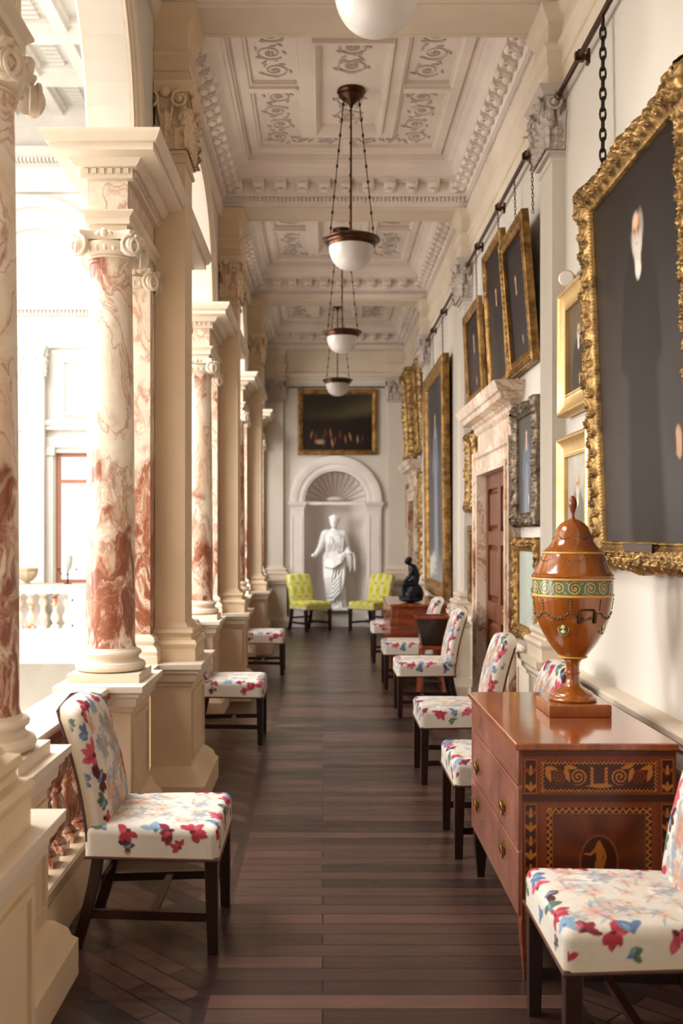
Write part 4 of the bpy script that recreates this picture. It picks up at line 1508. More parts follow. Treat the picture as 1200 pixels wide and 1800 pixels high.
def cushion(fn, w, d, h, r, nx, ny, nz, dome, deform, side=None, drop=None):
    """rounded upholstered block: x +-w/2, y +-d/2, z 0..h; fn(U,V) colours in unfolded metres"""
    g = G()

    def put(X, Y, Z):
        x = np.clip(X, -w / 2 + r, w / 2 - r)
        y = np.clip(Y, -d / 2 + r, d / 2 - r)
        z = np.clip(Z, 0, h - r)
        dx, dy, dz = X - x, Y - y, np.maximum(Z - z, 0)
        ln = np.sqrt(dx * dx + dy * dy + dz * dz) + 1e-9
        k = np.where(ln > 1e-8, r / ln, 0)
        px, py = x + dx * k, y + dy * k
        pz = np.where(Z > h - r, z + dz * k, Z)
        # unfold
        over = np.maximum(0, h - np.maximum(pz, 0))
        U = px + np.sign(X) * np.where(np.abs(X) >= w / 2 - 1e-6, over, 0)
        V = py + np.sign(Y) * np.where(np.abs(Y) >= d / 2 - 1e-6, over, 0)
        bul = dome * np.clip((1 - (px / (w / 2)) ** 2), 0, 1) ** .6 * np.clip((1 - (py / (d / 2)) ** 2), 0, 1) ** .6 * sstep(h * .6, h, pz)
        P = np.stack([px, py, pz + bul], -1)
        c = fn(U, V)
        if side is not None:
            m = sstep(side[0], side[1], over) if len(side) == 2 else side[2](X, Y, over)
            c = c * (1 - m[..., None]) + L3('#d6c7ac') * m[..., None]
        return deform(P), c
    a, b, c_ = np.linspace(-w / 2, w / 2, nx), np.linspace(-d / 2, d / 2, ny), np.linspace(0, h, nz)
    X, Y = np.meshgrid(a, b, indexing='ij')
    P, c = put(X, Y, np.full_like(X, h)); g.grid(P, c)
    for s in (-1, 1):
        X, Z = np.meshgrid(a, c_, indexing='ij')
        P, c = put(X, np.full_like(X, s * d / 2), Z); g.grid(P, c)
        Y, Z = np.meshgrid(b, c_, indexing='ij')
        P, c = put(np.full_like(Y, s * w / 2), Y, Z); g.grid(P, c)
    X, Y = np.meshgrid(np.linspace(-w / 2, w / 2, 6), np.linspace(-d / 2, d / 2, 6), indexing='ij')
    P, c = put(X, Y, np.zeros_like(X)); g.grid(P, c * 0 + L3('#5a4636'))
    return g


def chair(label, kind, seed, loc, rotz, res=1.0, group='needlework chairs'):
    nm = 'upholstered_chair'
    t = thing(nm, label, 'chair', loc, rotz, group)
    W_, D_, Hs = .56, .52, .122
    fab = (lambda U, V: floral(U, V, W_ / 2 - .0, D_ / 2 - .0, seed)) if kind == 'floral' else damask

    def taper(P):
        k = 1 - .14 * (P[..., 1] + D_ / 2) / D_
        P = P.copy()
        P[..., 0] *= k
        return P
    n = int(120 * res)
    g = cushion(fab, W_, D_, Hs, .032, n, n, max(6, int(26 * res)), .016, taper, (.085, .12) if kind == 'floral' else None)
    obj('seat', g, M['fabric'], t, loc=(0, 0, .36), weld=True, ang=80)
    bw, bh, bt = .47, .545, .075
    f2 = (lambda U, V: floral(U, V - .0, bw / 2 - .02, bh / 2 - .02, seed + 50, 95, True)) if kind == 'floral' else damask

    def lean(P):
        # local cushion: x width, y height(-bh/2..), z thickness -> chair space
        x, y, z = P[..., 0], P[..., 1] + bh / 2, P[..., 2]
        v = y / bh
        k = .97 + .05 * v - .1 * np.clip((v - .86) / .14, 0, 1) ** 2
        yy = .20 + .04 * v + .08 * v * v
        return np.stack([x * k, yy - z + .05, .40 + y - .02 * (x / .235) ** 2 * v], -1)
    g = cushion(f2, bw, bh, bt, .026, int(100 * res), int(124 * res), max(5, int(14 * res)), .022, lean, (.035, .05) if kind == 'floral' else None)
    obj('backrest', g, M['fabric'], t, weld=True, ang=80)
    # nailed trim along both sides and top of the back
    tr = G()
    pts = [(-bw / 2, -bh / 2 + .02, .0)] + [(-bw / 2, -bh / 2 + .06 * i, 0) for i in range(1, 10)] + [(-bw / 2 + .03, bh / 2 - .004, 0), (0, bh / 2 + .004, 0), (bw / 2 - .03, bh / 2 - .004, 0)] + [(bw / 2, bh / 2 - .06 * i, 0) for i in range(1, 11)]
    pts = lean(np.array(pts))
    tr.tube([tuple(p) for p in pts], .0065, 6)
    obj('nail_trim', tr, M['trim'] if kind == 'floral' else M['fabric'], t) if kind == 'floral' else None
    e = W_ / 2 + .002
    tr = G()
    tr.tube([(-e * .86, D_ / 2, .362), (-e, -D_ / 2 - .002, .362), (e, -D_ / 2 - .002, .362), (e * .86, D_ / 2, .362)], .006, 6)
    obj('seat_trim', tr, M['trim'] if kind == 'floral' else M['dark'], t)
    for s in (-1, 1):
        g = G().frustum([(s * .245 - .02, s * .245 + .02, -.255, -.215, 0), (s * .25 - .026, s * .25 + .026, -.256, -.204, .37)])
        obj('leg', g, M['dark'], t, bevel=.003)
    for s in (-1, 1):
        rg = []
        for k in range(6):
            u = k / 5
            x, y, z = s * .205, .30 - .09 * (1 - (1 - u) ** 1.6), u * .42
            rg.append([(x - .021, y - .022, z), (x + .021, y - .022, z), (x + .021, y + .022, z), (x - .021, y + .022, z)])
        obj('leg', G().loft(rg), M['dark'], t, bevel=.003)
    for s in (-1, 1):
        obj('stretcher', G().bar((s * .245, -.23, .135), (s * .205, .26, .135), .018, .034), M['dark'], t)
    obj('stretcher', G().bar((-.225, .0, .135), (.225, .0, .135), .03, .02), M['dark'], t)
    obj('stretcher', G().bar((-.205, .245, .21), (.205, .245, .21), .018, .034), M['dark'], t)
    return t


LFT, RGT = PI / 2, -PI / 2
# origin: front legs sit .235 in front of the origin
chair('floral needlework chair by itself at the left, large, its back to the balustrade', 'floral', 101, (-.655, 4.06, 0), LFT)
ch = chair('floral needlework chair in the lower right corner, cut off by the picture edge', 'floral', 102, (.94, 3.08, 0), RGT)
chair('floral chair just beyond the inlaid chest, its back showing behind the urn stem', 'floral', 103, (.905, 5.17, 0), RGT, .8)
chair('bright floral chair with red border in front of the marble doorway, between two others', 'floral', 104, (.885, 6.63, 0), RGT, .7)
b = chair('muted floral chair seen from the side, just in front of the dark tapered stand', 'floral', 105, (.91, 8.95, 0), RGT, .55)
dup(b, 'bluish floral chair behind the dark tapered stand, before the far chest', (.89, 10.52, 0), RGT)
dup(b, 'pale floral chair almost hidden behind the far chest', (.88, 12.75, 0), RGT)
dup(b, 'floral chair on the left with its back hidden by the first tall pier', (-.71, 7.83, 0), LFT)
dup(b, 'floral chair on the left, its back hidden by the second pier', (-.70, 11.6, 0), LFT)
y = chair('yellow patterned chair left of the white statue', 'yellow', 1, (-.22, 16.65, 0), math.radians(38), .35, 'yellow chairs by the statue')
dup(y, 'yellow patterned chair right of the white statue, partly behind the far chest', (.80, 16.65, 0), math.radians(-42))
# ------------------------------------------------------------------ inlaid chest with urn
CXA, CXB, CYA, CYB, CT = .70, 1.262, 3.56, 4.70, .856


def marquetry(w, h):
    nx, ny = 260, 290
    U, V = np.meshgrid(np.linspace(0, w, nx), np.linspace(0, h, ny), indexing='ij')
    gr = vnoise(U * 30, V * 2, 6, 2, 4)
    col = np.ones(U.shape + (3,)) * L3('#6e2d0e') * (.75 + .5 * gr)[..., None]
    def rect(x0, x1, y0, y1, c, op=1):
        m = ((U > x0) & (U < x1) & (V > y0) & (V < y1)).astype(float)
        lay(col, m * op, c)
    def border(x0, x1, y0, y1, t, c):
        rect(x0, x1, y0, y0 + t, c); rect(x0, x1, y1 - t, y1, c); rect(x0, x0 + t, y0, y1, c); rect(x1 - t, x1, y0, y1, c)
    Dk, Md, Lt = '#3a1506', '#80380f', '#b06a22'
    def zig(x0, x1, y0, y1, t, p):
        border(x0, x1, y0, y1, t, '#2e1005')
        for (cx, u, v, a) in (('h', U, V, y0), ('h', U, V, y1 - t)):
            wv = a + t * (.5 + .38 * np.abs(((u / p) % 1) * 2 - 1) * 2 - .38)
            m = (np.abs(v - wv) < t * .24) & (u > x0) & (u < x1)
            lay(col, m.astype(float), Lt)
        for a in (x0, x1 - t):
            wv = a + t * (.5 + .38 * np.abs(((V / p) % 1) * 2 - 1) * 2 - .38)
            m = (np.abs(U - wv) < t * .24) & (V > y0) & (V < y1)
            lay(col, m.astype(float), Lt)
    # dark cross bands
    rect(0, w, h - .022, h, '#4c1c0a')
    rect(0, w, h - .185, h - .158, '#3d1607')
    # frieze panel
    x0, x1, y0, y1 = .068, w - .068, h - .15, h - .04
    rect(x0, x1, y0, y1, '#40180a')
    zig(x0, x1, y0, y1, .011, .014)
    for s in (-1, 1):
        for k, dx in enumerate((.075, .145)):
            cx, cy = w / 2 + s * dx, (y0 + y1) / 2
            R = .03 - .004 * k
            a = np.arctan2(V - cy, (U - cx) * s)
            rr = np.hypot(U - cx, V - cy)
            sp = np.abs(((rr / R * 2.2 - a / (2 * PI)) % 1) - .5)
            lay(col, ((sp < .2) & (rr < R)).astype(float), Lt if k == 0 else Md)
            petal(col, U, V, cx + s * R, cy - .02, PI / 2 - s * .4, .055, .01, Lt, .6 * s)
            petal(col, U, V, cx, cy + R, PI / 2 * (1 - s) + s * .2, .05, .008, Lt, .5)
        for k in range(5):
            petal(col, U, V, w / 2 + s * .018, (y0 + y1) / 2 - .03 + k * .013, PI / 2 - s * .8, .018, .005, Lt)
    petal(col, U, V, w / 2 - .05, (y0 + y1) / 2 - .032, 0, .1, .008, Lt)
    # side strips
    for xa, xb in ((.012, .05), (w - .05, w - .012)):
        for ya, yb in ((h - .152, h - .035), (.02, h - .195)):
            border(xa - .003, xb + .003, ya - .003, yb + .003, .0025, '#a86a2a')
            rect(xa, xb, ya, yb, '#35120a')
            n = max(2, int((yb - ya) / .045))
            for k in range(n):
                yc = ya + (k + .1) * (yb - ya) / n
                xm = (xa + xb) / 2
                for s in (-1, 1):
                    petal(col, U, V, xm, yc, PI / 2 - s * .55, .032, .006, Md if k % 2 else Lt, -s * .8)
                petal(col, U, V, xm, yc, PI / 2, .036, .005, Lt)
                lay(col, ellm(U, V, xm, yc + .005, .007, .006, 0, .3), Lt)
    # main panel
    x0, x1, y0, y1 = .088, w - .088, .03, h - .205
    rect(x0 - .02, x1 + .02, y0 - .02, y1 + .012, '#7a330f')
    zig(x0, x1, y0, y1, .02, .024)
    xi0, xi1, yi0, yi1 = x0 + .022, x1 - .022, y0 + .022, y1 - .022
    border(xi0 - .003, xi1 + .003, yi0 - .003, yi1 + .003, .003, '#9a5c22')
    m = ((U > xi0) & (U < xi1) & (V > yi0) & (V < yi1)).astype(float)
    cx, cy = w / 2 - .0, (yi0 + yi1) / 2 - .01
    a = np.arctan2(V - cy, U - cx)
    ray = np.abs(((a / (PI / 4) + .5) % 1) - .5) * 2
    st = vnoise(np.cos(a * 1.0) * 9 + ray * 3, np.hypot(U - cx, V - cy) * 4, 5, 9, 3)
    pan = L3('#5e2609') * (.55 + .9 * ray * .6 + .5 * st)[..., None]
    col[...] = col * (1 - m[..., None]) + pan * m[..., None]
    # oval with a standing classical figure
    ox, oy, rx, ry = cx, cy + .005, .064, .092
    lay(col, ellm(U, V, ox, oy, rx + .006, ry + .006, 0, .03), '#8c4a1a')
    lay(col, ellm(U, V, ox, oy, rx, ry, 0, .03), '#421807')
    f = '#a9621f'
    def cp(p, q_, r0, r1):
        lay(col, capm(U, V, (ox + p[0], oy + p[1]), (ox + q_[0], oy + q_[1]), r0, r1, .15), f)
    lay(col, ellm(U, V, ox, oy + .068, .0075, .0095, 0, .15), f)
    cp((0, .055), (.002, .01), .0135, .011)
    cp((-.012, .045), (-.03, .028), .006, .005); cp((-.03, .028), (-.052, .03), .005, .003)
    cp((.013, .047), (.022, .02), .006, .005); cp((.022, .02), (.016, -.01), .005, .004)
    cp((-.004, .0), (-.012, -.035), .010, .007); cp((-.012, -.035), (-.004, -.075), .007, .004)
    cp((.008, .0), (.01, -.04), .010, .007); cp((.01, -.04), (.008, -.08), .007, .004)
    return U, V, col


t = thing('inlaid_chest', 'inlaid mahogany chest of drawers standing under the painted urn at right', 'chest', ((CXA + CXB) / 2, (CYA + CYB) / 2, 0))
hw, hd = (CXB - CXA) / 2, (CYB - CYA) / 2
obj('top', G().frustum([(-hw - .008, hw + .004, -hd - .01, hd + .01, CT - .026), (-hw - .012, hw + .006, -hd - .014, hd + .014, CT - .022), (-hw - .012, hw + .006, -hd - .014, hd + .014, CT - .004), (-hw - .008, hw + .004, -hd - .01, hd + .01, CT)]), M['top'], t)
obj('body', G().box(-hw + .012, hw, -hd, hd, .215, CT - .026), M['king'], t)
U, V, colr = marquetry(2 * hw - .012, CT - .026 - .215)
P = np.stack([U - hw + .012, np.full_like(U, -hd - .003), V + .215], -1)
g = G().grid(P, colr)
k = len(g.v)
g.box(-hw + .012, hw, -hd - .0028, -hd + .002, .215, CT - .026)
g.c += [lin('#5a220c')] * (len(g.v) - k)
obj('end_panel', g, M['marq'], t)
for z0, z1 in ((.70, .826), (.47, .692), (.232, .462)):
    d = obj('drawer', G().box(-hw, -hw + .02, -hd + .012, hd - .012, z0, z1), M['king'], t, bevel=.002)
    g = G()
    for a, b, c_, e_ in ((-hd + .05, hd - .05, z0 + .02, z0 + .024), (-hd + .05, hd - .05, z1 - .024, z1 - .02), (-hd + .05, -hd + .054, z0 + .02, z1 - .02), (hd - .054, hd - .05, z0 + .02, z1 - .02)):
        g.box(-hw - .0008, -hw + .002, a, b, c_, e_)
    obj('stringing', g, M['line2'], d)
    if z1 < .8:
        for yy in (-.29, .36):
            h = G().lathe([(.03, 0), (.03, .003), (.024, .006), (.01, .008), (.008, .014), (.004, .017), (.001, .018)], 20)
            ring = [(.026 * math.cos(a), .026 * math.sin(a) - .014, .012 + .004 * math.sin(a)) for a in [2 * PI * i / 18 for i in range(18)]]
            h.tube(ring, .004, 6, closed=True)
            h.xf(RY(-PI / 2) @ RZ(-PI / 2) if False else Matrix(((0, 0, -1, 0), (-1, 0, 0, 0), (0, 1, 0, 0), (0, 0, 0, 1))))
            obj('ring_pull', h, M['brass'], d, loc=(-hw, yy, (z0 + z1) / 2 - .02 if z0 > .4 else .395))
for sx in (-1, 1):
    for sy in (-1, 1):
        x, y = sx * (hw - .034) + .006, sy * (hd - .032)
        g = G().frustum([(x - .016, x + .016, y - .016, y + .016, 0), (x - .03, x + .03, y - .03, y + .03, .17), (x - .031, x + .031, y - .031, y + .031, .222)])
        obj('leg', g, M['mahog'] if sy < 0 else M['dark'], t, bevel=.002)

# painted satinwood urn
UX, UY = 1.048, 4.175
t = thing('lidded_urn', 'painted satinwood lidded urn with a green scrolled band on the inlaid chest', 'urn', (UX, UY, CT))
Z = lambda y: 1.6 - (y - 940) / 418.7 - CT
R = lambda px: px / 418.7
obj('plinth', G().frustum([(-.125, .125, -.125, .125, 0), (-.127, .127, -.127, .127, .004), (-.127, .127, -.127, .127, .046), (-.122, .122, -.122, .122, .052)]), M['satin'], t, bevel=.002)
prof = [(.094, .052), (.099, .056), (.1, .062), (.096, .068), (.088, .072), (.086, .078), (.078, .088), (.055, .1), (.038, .11), (.03, .122), (.026, .14)]
obj('foot', G().lathe(prof, 48), M['satin'], t)
b0, b1 = Z(1156), Z(1046)
obj('stem', G().lathe([(.026, .138), (.0255, .16), (.029, .164), (.029, .17), (.0255, .174), (.0255, .19), (.029, .21), (.036, b0 - .006), (.05, b0 + .001)], 40, flute=lambda a, r, z: 1 + .04 * math.cos(12 * a)), M['satin'], t)
prof = [(R(20), b0), (R(24), b0 + .003), (R(24), b0 + .008), (R(23), b0 + .01)]
for rp, yp in ((26, 1149), (31, 1143), (37.5, 1135), (43, 1127), (50.5, 1114), (57.5, 1100), (62, 1087), (65, 1073), (67, 1060), (68.3, 1052), (68.6, 1046)):
    prof.append((R(rp), Z(yp)))
bowl = obj('bowl', G().lathe(prof, 64), M['satin'], t)
g = G()
g.lathe([(R(23), b0 + .001), (R(25.5), b0 + .004), (R(25.5), b0 + .007), (R(23), b0 + .01)], 48)
g.lathe([(R(68), b1 - .004), (R(70.5), b1 - .001), (R(70.5), b1 + .005), (R(69), b1 + .008)], 64)
b2 = Z(1016)
g.lathe([(R(69), b2 - .006), (R(71), b2 - .003), (R(71), b2 + .002), (R(69), b2 + .005)], 64)
obj('gilt_line', g, M['line'], t)
nu = 700
Ub, Vb = np.meshgrid(np.linspace(0, 2 * PI, nu), np.linspace(0, 1, 40), indexing='ij')
colr = np.ones(Ub.shape + (3,)) * L3('#4f5a33') * (.85 + .3 * vnoise(Ub * 4, Vb * 2, 6, 3))[..., None]
rr_ = R(69.3)
S_, Tb = Ub * rr_, (Vb - .5) * (b2 - b1)
per = 2 * PI * rr_ / 16
cell = np.floor(S_ / per)
sg = np.where(cell % 2 == 0, 1, -1)
u = (S_ / per - cell - .5) * per
rad = np.hypot(u, Tb)
an = np.arctan2(Tb * sg, u)
sp = np.abs(((rad / .0125 - an / (2 * PI)) % 1) - .5)
lay(colr, ((sp < .16) & (rad < .028)).astype(float), '#c2ad6a')
lay(colr, ((rad < .005)).astype(float), '#c98f5a')
lay(colr, (np.abs(Tb - sg * .022 * np.cos(u / per * 2 * PI)) < .0022).astype(float) * (np.abs(Tb) > .012), '#c2ad6a')
P = np.stack([rr_ * np.cos(Ub), rr_ * np.sin(Ub), b1 + (b2 - b1) * Vb], -1)
obj('painted_band', G().grid(P, colr), M['urnband'], t)
lid = [(R(69), b2), (R(71), b2 + .008), (R(71), b2 + .014), (R(68), b2 + .018), (R(65.5), Z(1004)), (R(62.5), Z(998)), (R(60), Z(993)), (R(57), Z(986)), (R(54.5), Z(979)), (R(51.5), Z(973)), (R(52.5), Z(971)), (R(52.5), Z(969)), (R(49), Z(967)),
       (R(45), Z(964)), (R(41), Z(960)), (R(36.5), Z(953)), (R(33), Z(945)), (R(30), Z(936)), (R(26.5), Z(927)), (R(20.5), Z(920)), (R(14), Z(916)), (R(8), Z(913)), (R(4), Z(911.5))]
ld = obj('lid', G().lathe(lid, 64), M['satin'], t)
obj('lid_line', G().lathe([(R(51.5), Z(973)), (R(53.2), Z(972)), (R(53.2), Z(970)), (R(51), Z(968.5))], 64), M['line'], ld)
obj('finial', G().lathe([(R(5), Z(912)), (R(3), Z(909)), (R(2.4), Z(904)), (R(4.5), Z(898)), (R(7), Z(889)), (R(7.4), Z(885)), (R(6), Z(878)), (R(3), Z(873)), (.0005, Z(871))], 24), M['mahog'], ld)


def bowl_r(z):
    for (ra, za), (rb, zb) in zip(prof[:-1], prof[1:]):
        if za <= z <= zb:
            return ra + (rb - ra) * (z - za) / (zb - za + 1e-9)
    return R(69)


# painted garlands, cameos and the lock plate on the bowl (front faces -y, a little left)
gar = G()
for k in range(8):
    a0 = -PI / 2 + .1 + k * PI / 4
    for i in range(13):
        u = i / 12
        z = Z(1072) - .026 * math.sin(PI * u) - (0 if i % 3 else .004)
        a = a0 + (u - .5) * PI / 4 * .95
        r_ = bowl_r(z) + .0005
        gar.ell((r_ * math.cos(a), r_ * math.sin(a), z), (.0042, .0036, .003 + .0025 * (i * 7 % 3)), 6, 5)
    z = Z(1052)
    a = a0 + PI / 8
    for i in range(4):
        zz = z - i * .012
        r_ = bowl_r(zz) + .0005
        gar.ell((r_ * math.cos(a), r_ * math.sin(a), zz), (.003, .003, .006), 6, 5)
obj('painted_garland', gar, M['painted_dark'], bowl)
gar = G()
for k in range(6):
    a0 = -PI / 2 + .35 + k * PI / 3
    for i in range(11):
        u = i / 10
        z = Z(940) - .018 * math.sin(PI * u)
        a = a0 + (u - .5) * .85
        r_ = R(33) + (Z(945) - z) * .5 - .0005
        gar.ell((r_ * math.cos(a), r_ * math.sin(a), z), (.004, .003, .003), 6, 5)
    for i in range(9):
        u = i / 8
        z = Z(985) - .014 * math.sin(PI * u) + .012
        a = a0 + .5 + (u - .5) * .7
        r_ = R(57) + (Z(986) - z) * .42 - .0005
        gar.ell((r_ * math.cos(a), r_ * math.sin(a), z), (.004, .003, .003), 6, 5)
obj('painted_garland', gar, M['painted_dark'], ld)
green = simple('cameo_green', '#3d4f25', .3)
ivory = simple('cameo_ivory', '#d8c48a', .35)
for a in (-PI / 2 - .52, -PI / 2 + .82):
    z = Z(1100)
    r_ = bowl_r(z)
    Mx = RZ(a + PI / 2) @ T(0, -r_ + .002, z) @ RX(.1)
    obj('cameo', G().ell((0, 0, 0), (.0235, .004, .03), 24, 8).xf(Mx), ivory, bowl)
    obj('cameo', G().ell((0, -.001, 0), (.0215, .0042, .028), 24, 8).xf(Mx), green, bowl)
    g = G().ell((0, -.004, .006), (.0085, .003, .011), 10, 6).ell((0, -.004, -.013), (.011, .003, .008), 10, 6).ell((-.009, -.004, .004), (.004, .002, .003), 6, 5)
    obj('cameo', g.xf(Mx), ivory, bowl)
a = -PI / 2 + .14
z = Z(1075)
r_ = bowl_r(z)
hnd = G()
pts = []
for x, dz in ((-.033, -.035), (-.033, -.012), (-.031, .012), (-.026, .018), (.026, .018), (.031, .012), (.033, -.012), (.033, -.035)):
    rr = bowl_r(z + dz) + .004
    pts.append((math.sin(x / rr) * rr, -math.cos(x / rr) * rr, z + dz))
hnd.tube(pts, [.009, .0085, .005, .004, .004, .005, .0085, .009], 8)
hnd.xf(RZ(a + PI / 2))
obj('drop_handle', hnd, M['fitting'], bowl)

# far chest with bronze figure, dark tapered stand
t = thing('wooden_chest', 'plain mahogany chest far down on the right, under the dark bronze figure', 'chest', (1.06, 11.72, 0))
obj('body', G().box(-.3, .32, -.68, .68, .1, .80), M['mahog'], t, bevel=.004)
obj('top', G().box(-.315, .33, -.7, .7, .80, .832), M['top'], t, bevel=.004)
for z0, z1 in ((.13, .33), (.345, .56), (.575, .78)):
    d = obj('drawer', G().box(-.308, -.29, -.64, .64, z0, z1), M['mahog'], t, bevel=.003)
    for yy in (-.38, .38):
        obj('knob', G().lathe([(.01, 0), (.01, .012), (.02, .02), (.018, .03), (.001, .034)], 12).xf(RY(-PI / 2)), M['brass'], d, loc=(-.308, yy, (z0 + z1) / 2))
for sx in (-1, 1):
    for sy in (-1, 1):
        obj('leg', G().frustum([(sx * .27 - .025, sx * .27 + .025, sy * .63 - .025, sy * .63 + .025, 0), (sx * .27 - .035, sx * .27 + .035, sy * .63 - .035, sy * .63 + .035, .11)]), M['mahog'], t)
g = G().box(-.24, .26, -.684, -.676, .14, .76)
obj('side_panel', g, M['mahog'], t, bevel=.004)

t = thing('tapered_stand', 'dark wooden tapered box on slender legs between two floral chairs on the right', 'stand', (1.06, 9.72, 0))
g = G()
for s in (-1, 1):
    g.loft([[(s * .10, -.11, .52), (s * .10, .11, .52), (s * .15, .14, .8), (s * .15, -.14, .8)][::1], [(s * .085, -.095, .53), (s * .085, .095, .53), (s * .13, .12, .8), (s * .13, -.12, .8)]])
    g.loft([[(-.10, s * .11, .52), (.10, s * .11, .52), (.15, s * .14, .8), (-.15, s * .14, .8)], [(-.085, s * .095, .53), (.085, s * .095, .53), (.13, s * .12, .8), (-.13, s * .12, .8)]])
g.box(-.1, .1, -.11, .11, .515, .535)
obj('box', g, M['dark'], t)
obj('rim', G().rect_sweep((-.16, .16, -.15, .15), [(0, .79), (0, .815), (.03, .815), (.03, .79)], True), M['mahog'], t)
for sx in (-1, 1):
    for sy in (-1, 1):
        obj('leg', G().bar((sx * .12, sy * .12, 0), (sx * .09, sy * .1, .53), .03), M['mahog'], t)
obj('shelf', G().box(-.1, .1, -.11, .11, .16, .175), M['dark'], t)
obj('frieze', G().box(-.115, .115, -.125, .125, .49, .525), M['mahog'], t, bevel=.003)

# ------------------------------------------------------------------ hanging bowl lamps
def lamp_proto(label):
    """origin at the ceiling"""
    t = thing('hanging_lamp', label, 'lamp', group='hanging bowl lamps')
    g = G().lathe([(.115, 0), (.118, -.02), (.1, -.035), (.104, -.05), (.08, -.07), (.06, -.085), (.03, -.11), (.014, -.13), (.018, -.14), (.001, -.15)], 32)
    obj('canopy', g, M['fitting'], t)
    zr = -1.24
    obj('rod', G().tube([(0, 0, -.13), (0, 0, zr + .05)], .006, 8), M['fitting'], t)
    for k in range(3):
        a = k * 2 * PI / 3 - .5
        g = G()
        p0, p1 = Vector((.07 * math.cos(a), .07 * math.sin(a), -.07)), Vector((.205 * math.cos(a), .205 * math.sin(a), zr + .01))
        g.tube([p0, p1], .0042, 6)
        for j in range(9):
            c = p0.lerp(p1, (j + .5) / 9)
            g.ell(c, (.011, .011, .018), 8, 6)
        g.ell(p1, (.014, .014, .02), 8, 6)
        obj('chain', g, M['fitting'], t)
    g = G().lathe([(.178, zr - .05), (.195, zr - .052), (.2, zr - .035), (.212, zr - .025), (.215, zr - .01), (.236, zr), (.238, zr + .012), (.225, zr + .02), (.2, zr + .024), (.182, zr + .02)], 56)
    obj('ring', g, M['fitting'], t, ang=25)
    prof = []
    for i in range(14):
        u = i / 13
        prof.append((.186 * math.cos(u * PI / 2) ** .8 + .0006, zr - .04 - .2 * math.sin(u * PI / 2)))
    obj('bowl', G().lathe(prof, 48), M['bowl'], t)
    return t


lab = ['white bowl lamp closest to the camera, cut off by the top picture edge', 'second white bowl lamp from the camera, hanging complete with its dark canopy',
       'third white bowl lamp down the gallery', 'farthest and smallest white bowl lamp, in front of the landscape painting']
l0 = lamp_proto(lab[0])
for k, (cy, r) in enumerate(ARCH):
    cyb = (4.33, 8.2, 11.95, 15.65)[k]
    if k == 0:
        l0.location = (.235, cyb, HC)
    else:
        dup(l0, lab[k], (.235, cyb, HC))

# ------------------------------------------------------------------ sculpture
def sculpt(name, g, m, voxel, parent=None, smooth=4):
    o = obj(name, g, m, parent)
    r = o.modifiers.new('remesh', 'REMESH')
    r.mode = 'VOXEL'
    r.voxel_size = voxel
    r.use_smooth_shade = True
    s = o.modifiers.new('smooth', 'SMOOTH')
    s.factor = .5
    s.iterations = smooth
    return o


def limb(g, pts, rad):
    """smoothly interpolated tapering limb"""
    P, Rr = [], []
    for i in range(len(pts) - 1):
        for k in range(5):
            u = k / 5
            P.append(Vector(pts[i]).lerp(Vector(pts[i + 1]), u))
            Rr.append(rad[i] + (rad[i + 1] - rad[i]) * u)
    P.append(Vector(pts[-1]))
    Rr.append(rad[-1])
    g.tube(P, Rr, 14)
    for p, r_ in zip(pts, rad):
        g.ell(p, (r_, r_, r_), 12, 8)


t = thing('marble_statue', 'white marble statue of a draped woman standing in the shell niche', 'statue', (CX - .02, YE + .1, .28))
g = G()
# head turned slightly to the viewer's left, hair bound up
g.ell((-.005, -.03, 1.55), (.08, .088, .108), 20, 14)
g.ell((-.005, -.05, 1.5), (.066, .06, .066), 14, 10)
g.ell((.0, .012, 1.585), (.096, .1, .1), 18, 12)
g.ell((.02, .09, 1.57), (.045, .05, .05), 12, 8)
for k in range(9):
    a = -1.2 + k * .3
    g.ell((.088 * math.sin(a), -.06 + .03 * abs(a) - .015, 1.6 + .045 * math.cos(a)), (.026, .024, .022), 8, 6)
g.ell((-.012, -.118, 1.545), (.011, .014, .028), 8, 6)            # nose
g.ell((-.012, -.112, 1.502), (.02, .009, .006), 8, 6)             # mouth
g.ell((-.01, -.1, 1.468), (.022, .02, .018), 8, 6)                # chin
for s in (-1, 1):
    g.ell((-.01 + s * .03, -.103, 1.567), (.014, .008, .007), 8, 6)
    g.ell((-.01 + s * .03, -.108, 1.584), (.02, .01, .006), 8, 6)
    g.ell((s * .074, -.02, 1.545), (.012, .02, .028), 8, 6)
limb(g, [(0, .0, 1.5), (.0, .01, 1.4)], [.052, .062])
# torso
limb(g, [(-.15, .0, 1.34), (.15, .0, 1.33)], [.075, .075])
g.ell((0, 0, 1.27), (.175, .115, .16), 20, 12)
for s in (-1, 1):
    g.ell((s * .075 - .005, -.09, 1.22), (.07, .065, .075), 14, 10)
g.ell((-.01, 0, 1.08), (.145, .105, .17), 20, 12)
g.ell((-.02, 0, .92), (.185, .13, .16), 20, 12)
# his right arm (viewer's left): down and forward, open hand with a fruit
limb(g, [(-.175, .0, 1.33), (-.25, -.01, 1.1), (-.335, -.13, .965)], [.066, .052, .034])
g.ell((-.36, -.165, .94), (.036, .045, .022), 12, 8, (0, .3, .3))
for k in range(4):
    b_ = Vector((-.388 + .018 * k, -.19 - .008 * k, .94))
    g.tube([b_, b_ + Vector((-.014, -.034, .004)), b_ + Vector((-.012, -.058 - .004 * (1.5 - abs(k - 1.5)), .024))], [.0115, .0105, .009], 8)
g.tube([(-.335, -.165, .95), (-.332, -.195, .968), (-.345, -.214, .978)], [.013, .0115, .009], 8)
g.ell((-.37, -.2, .972), (.03, .03, .03), 10, 8)
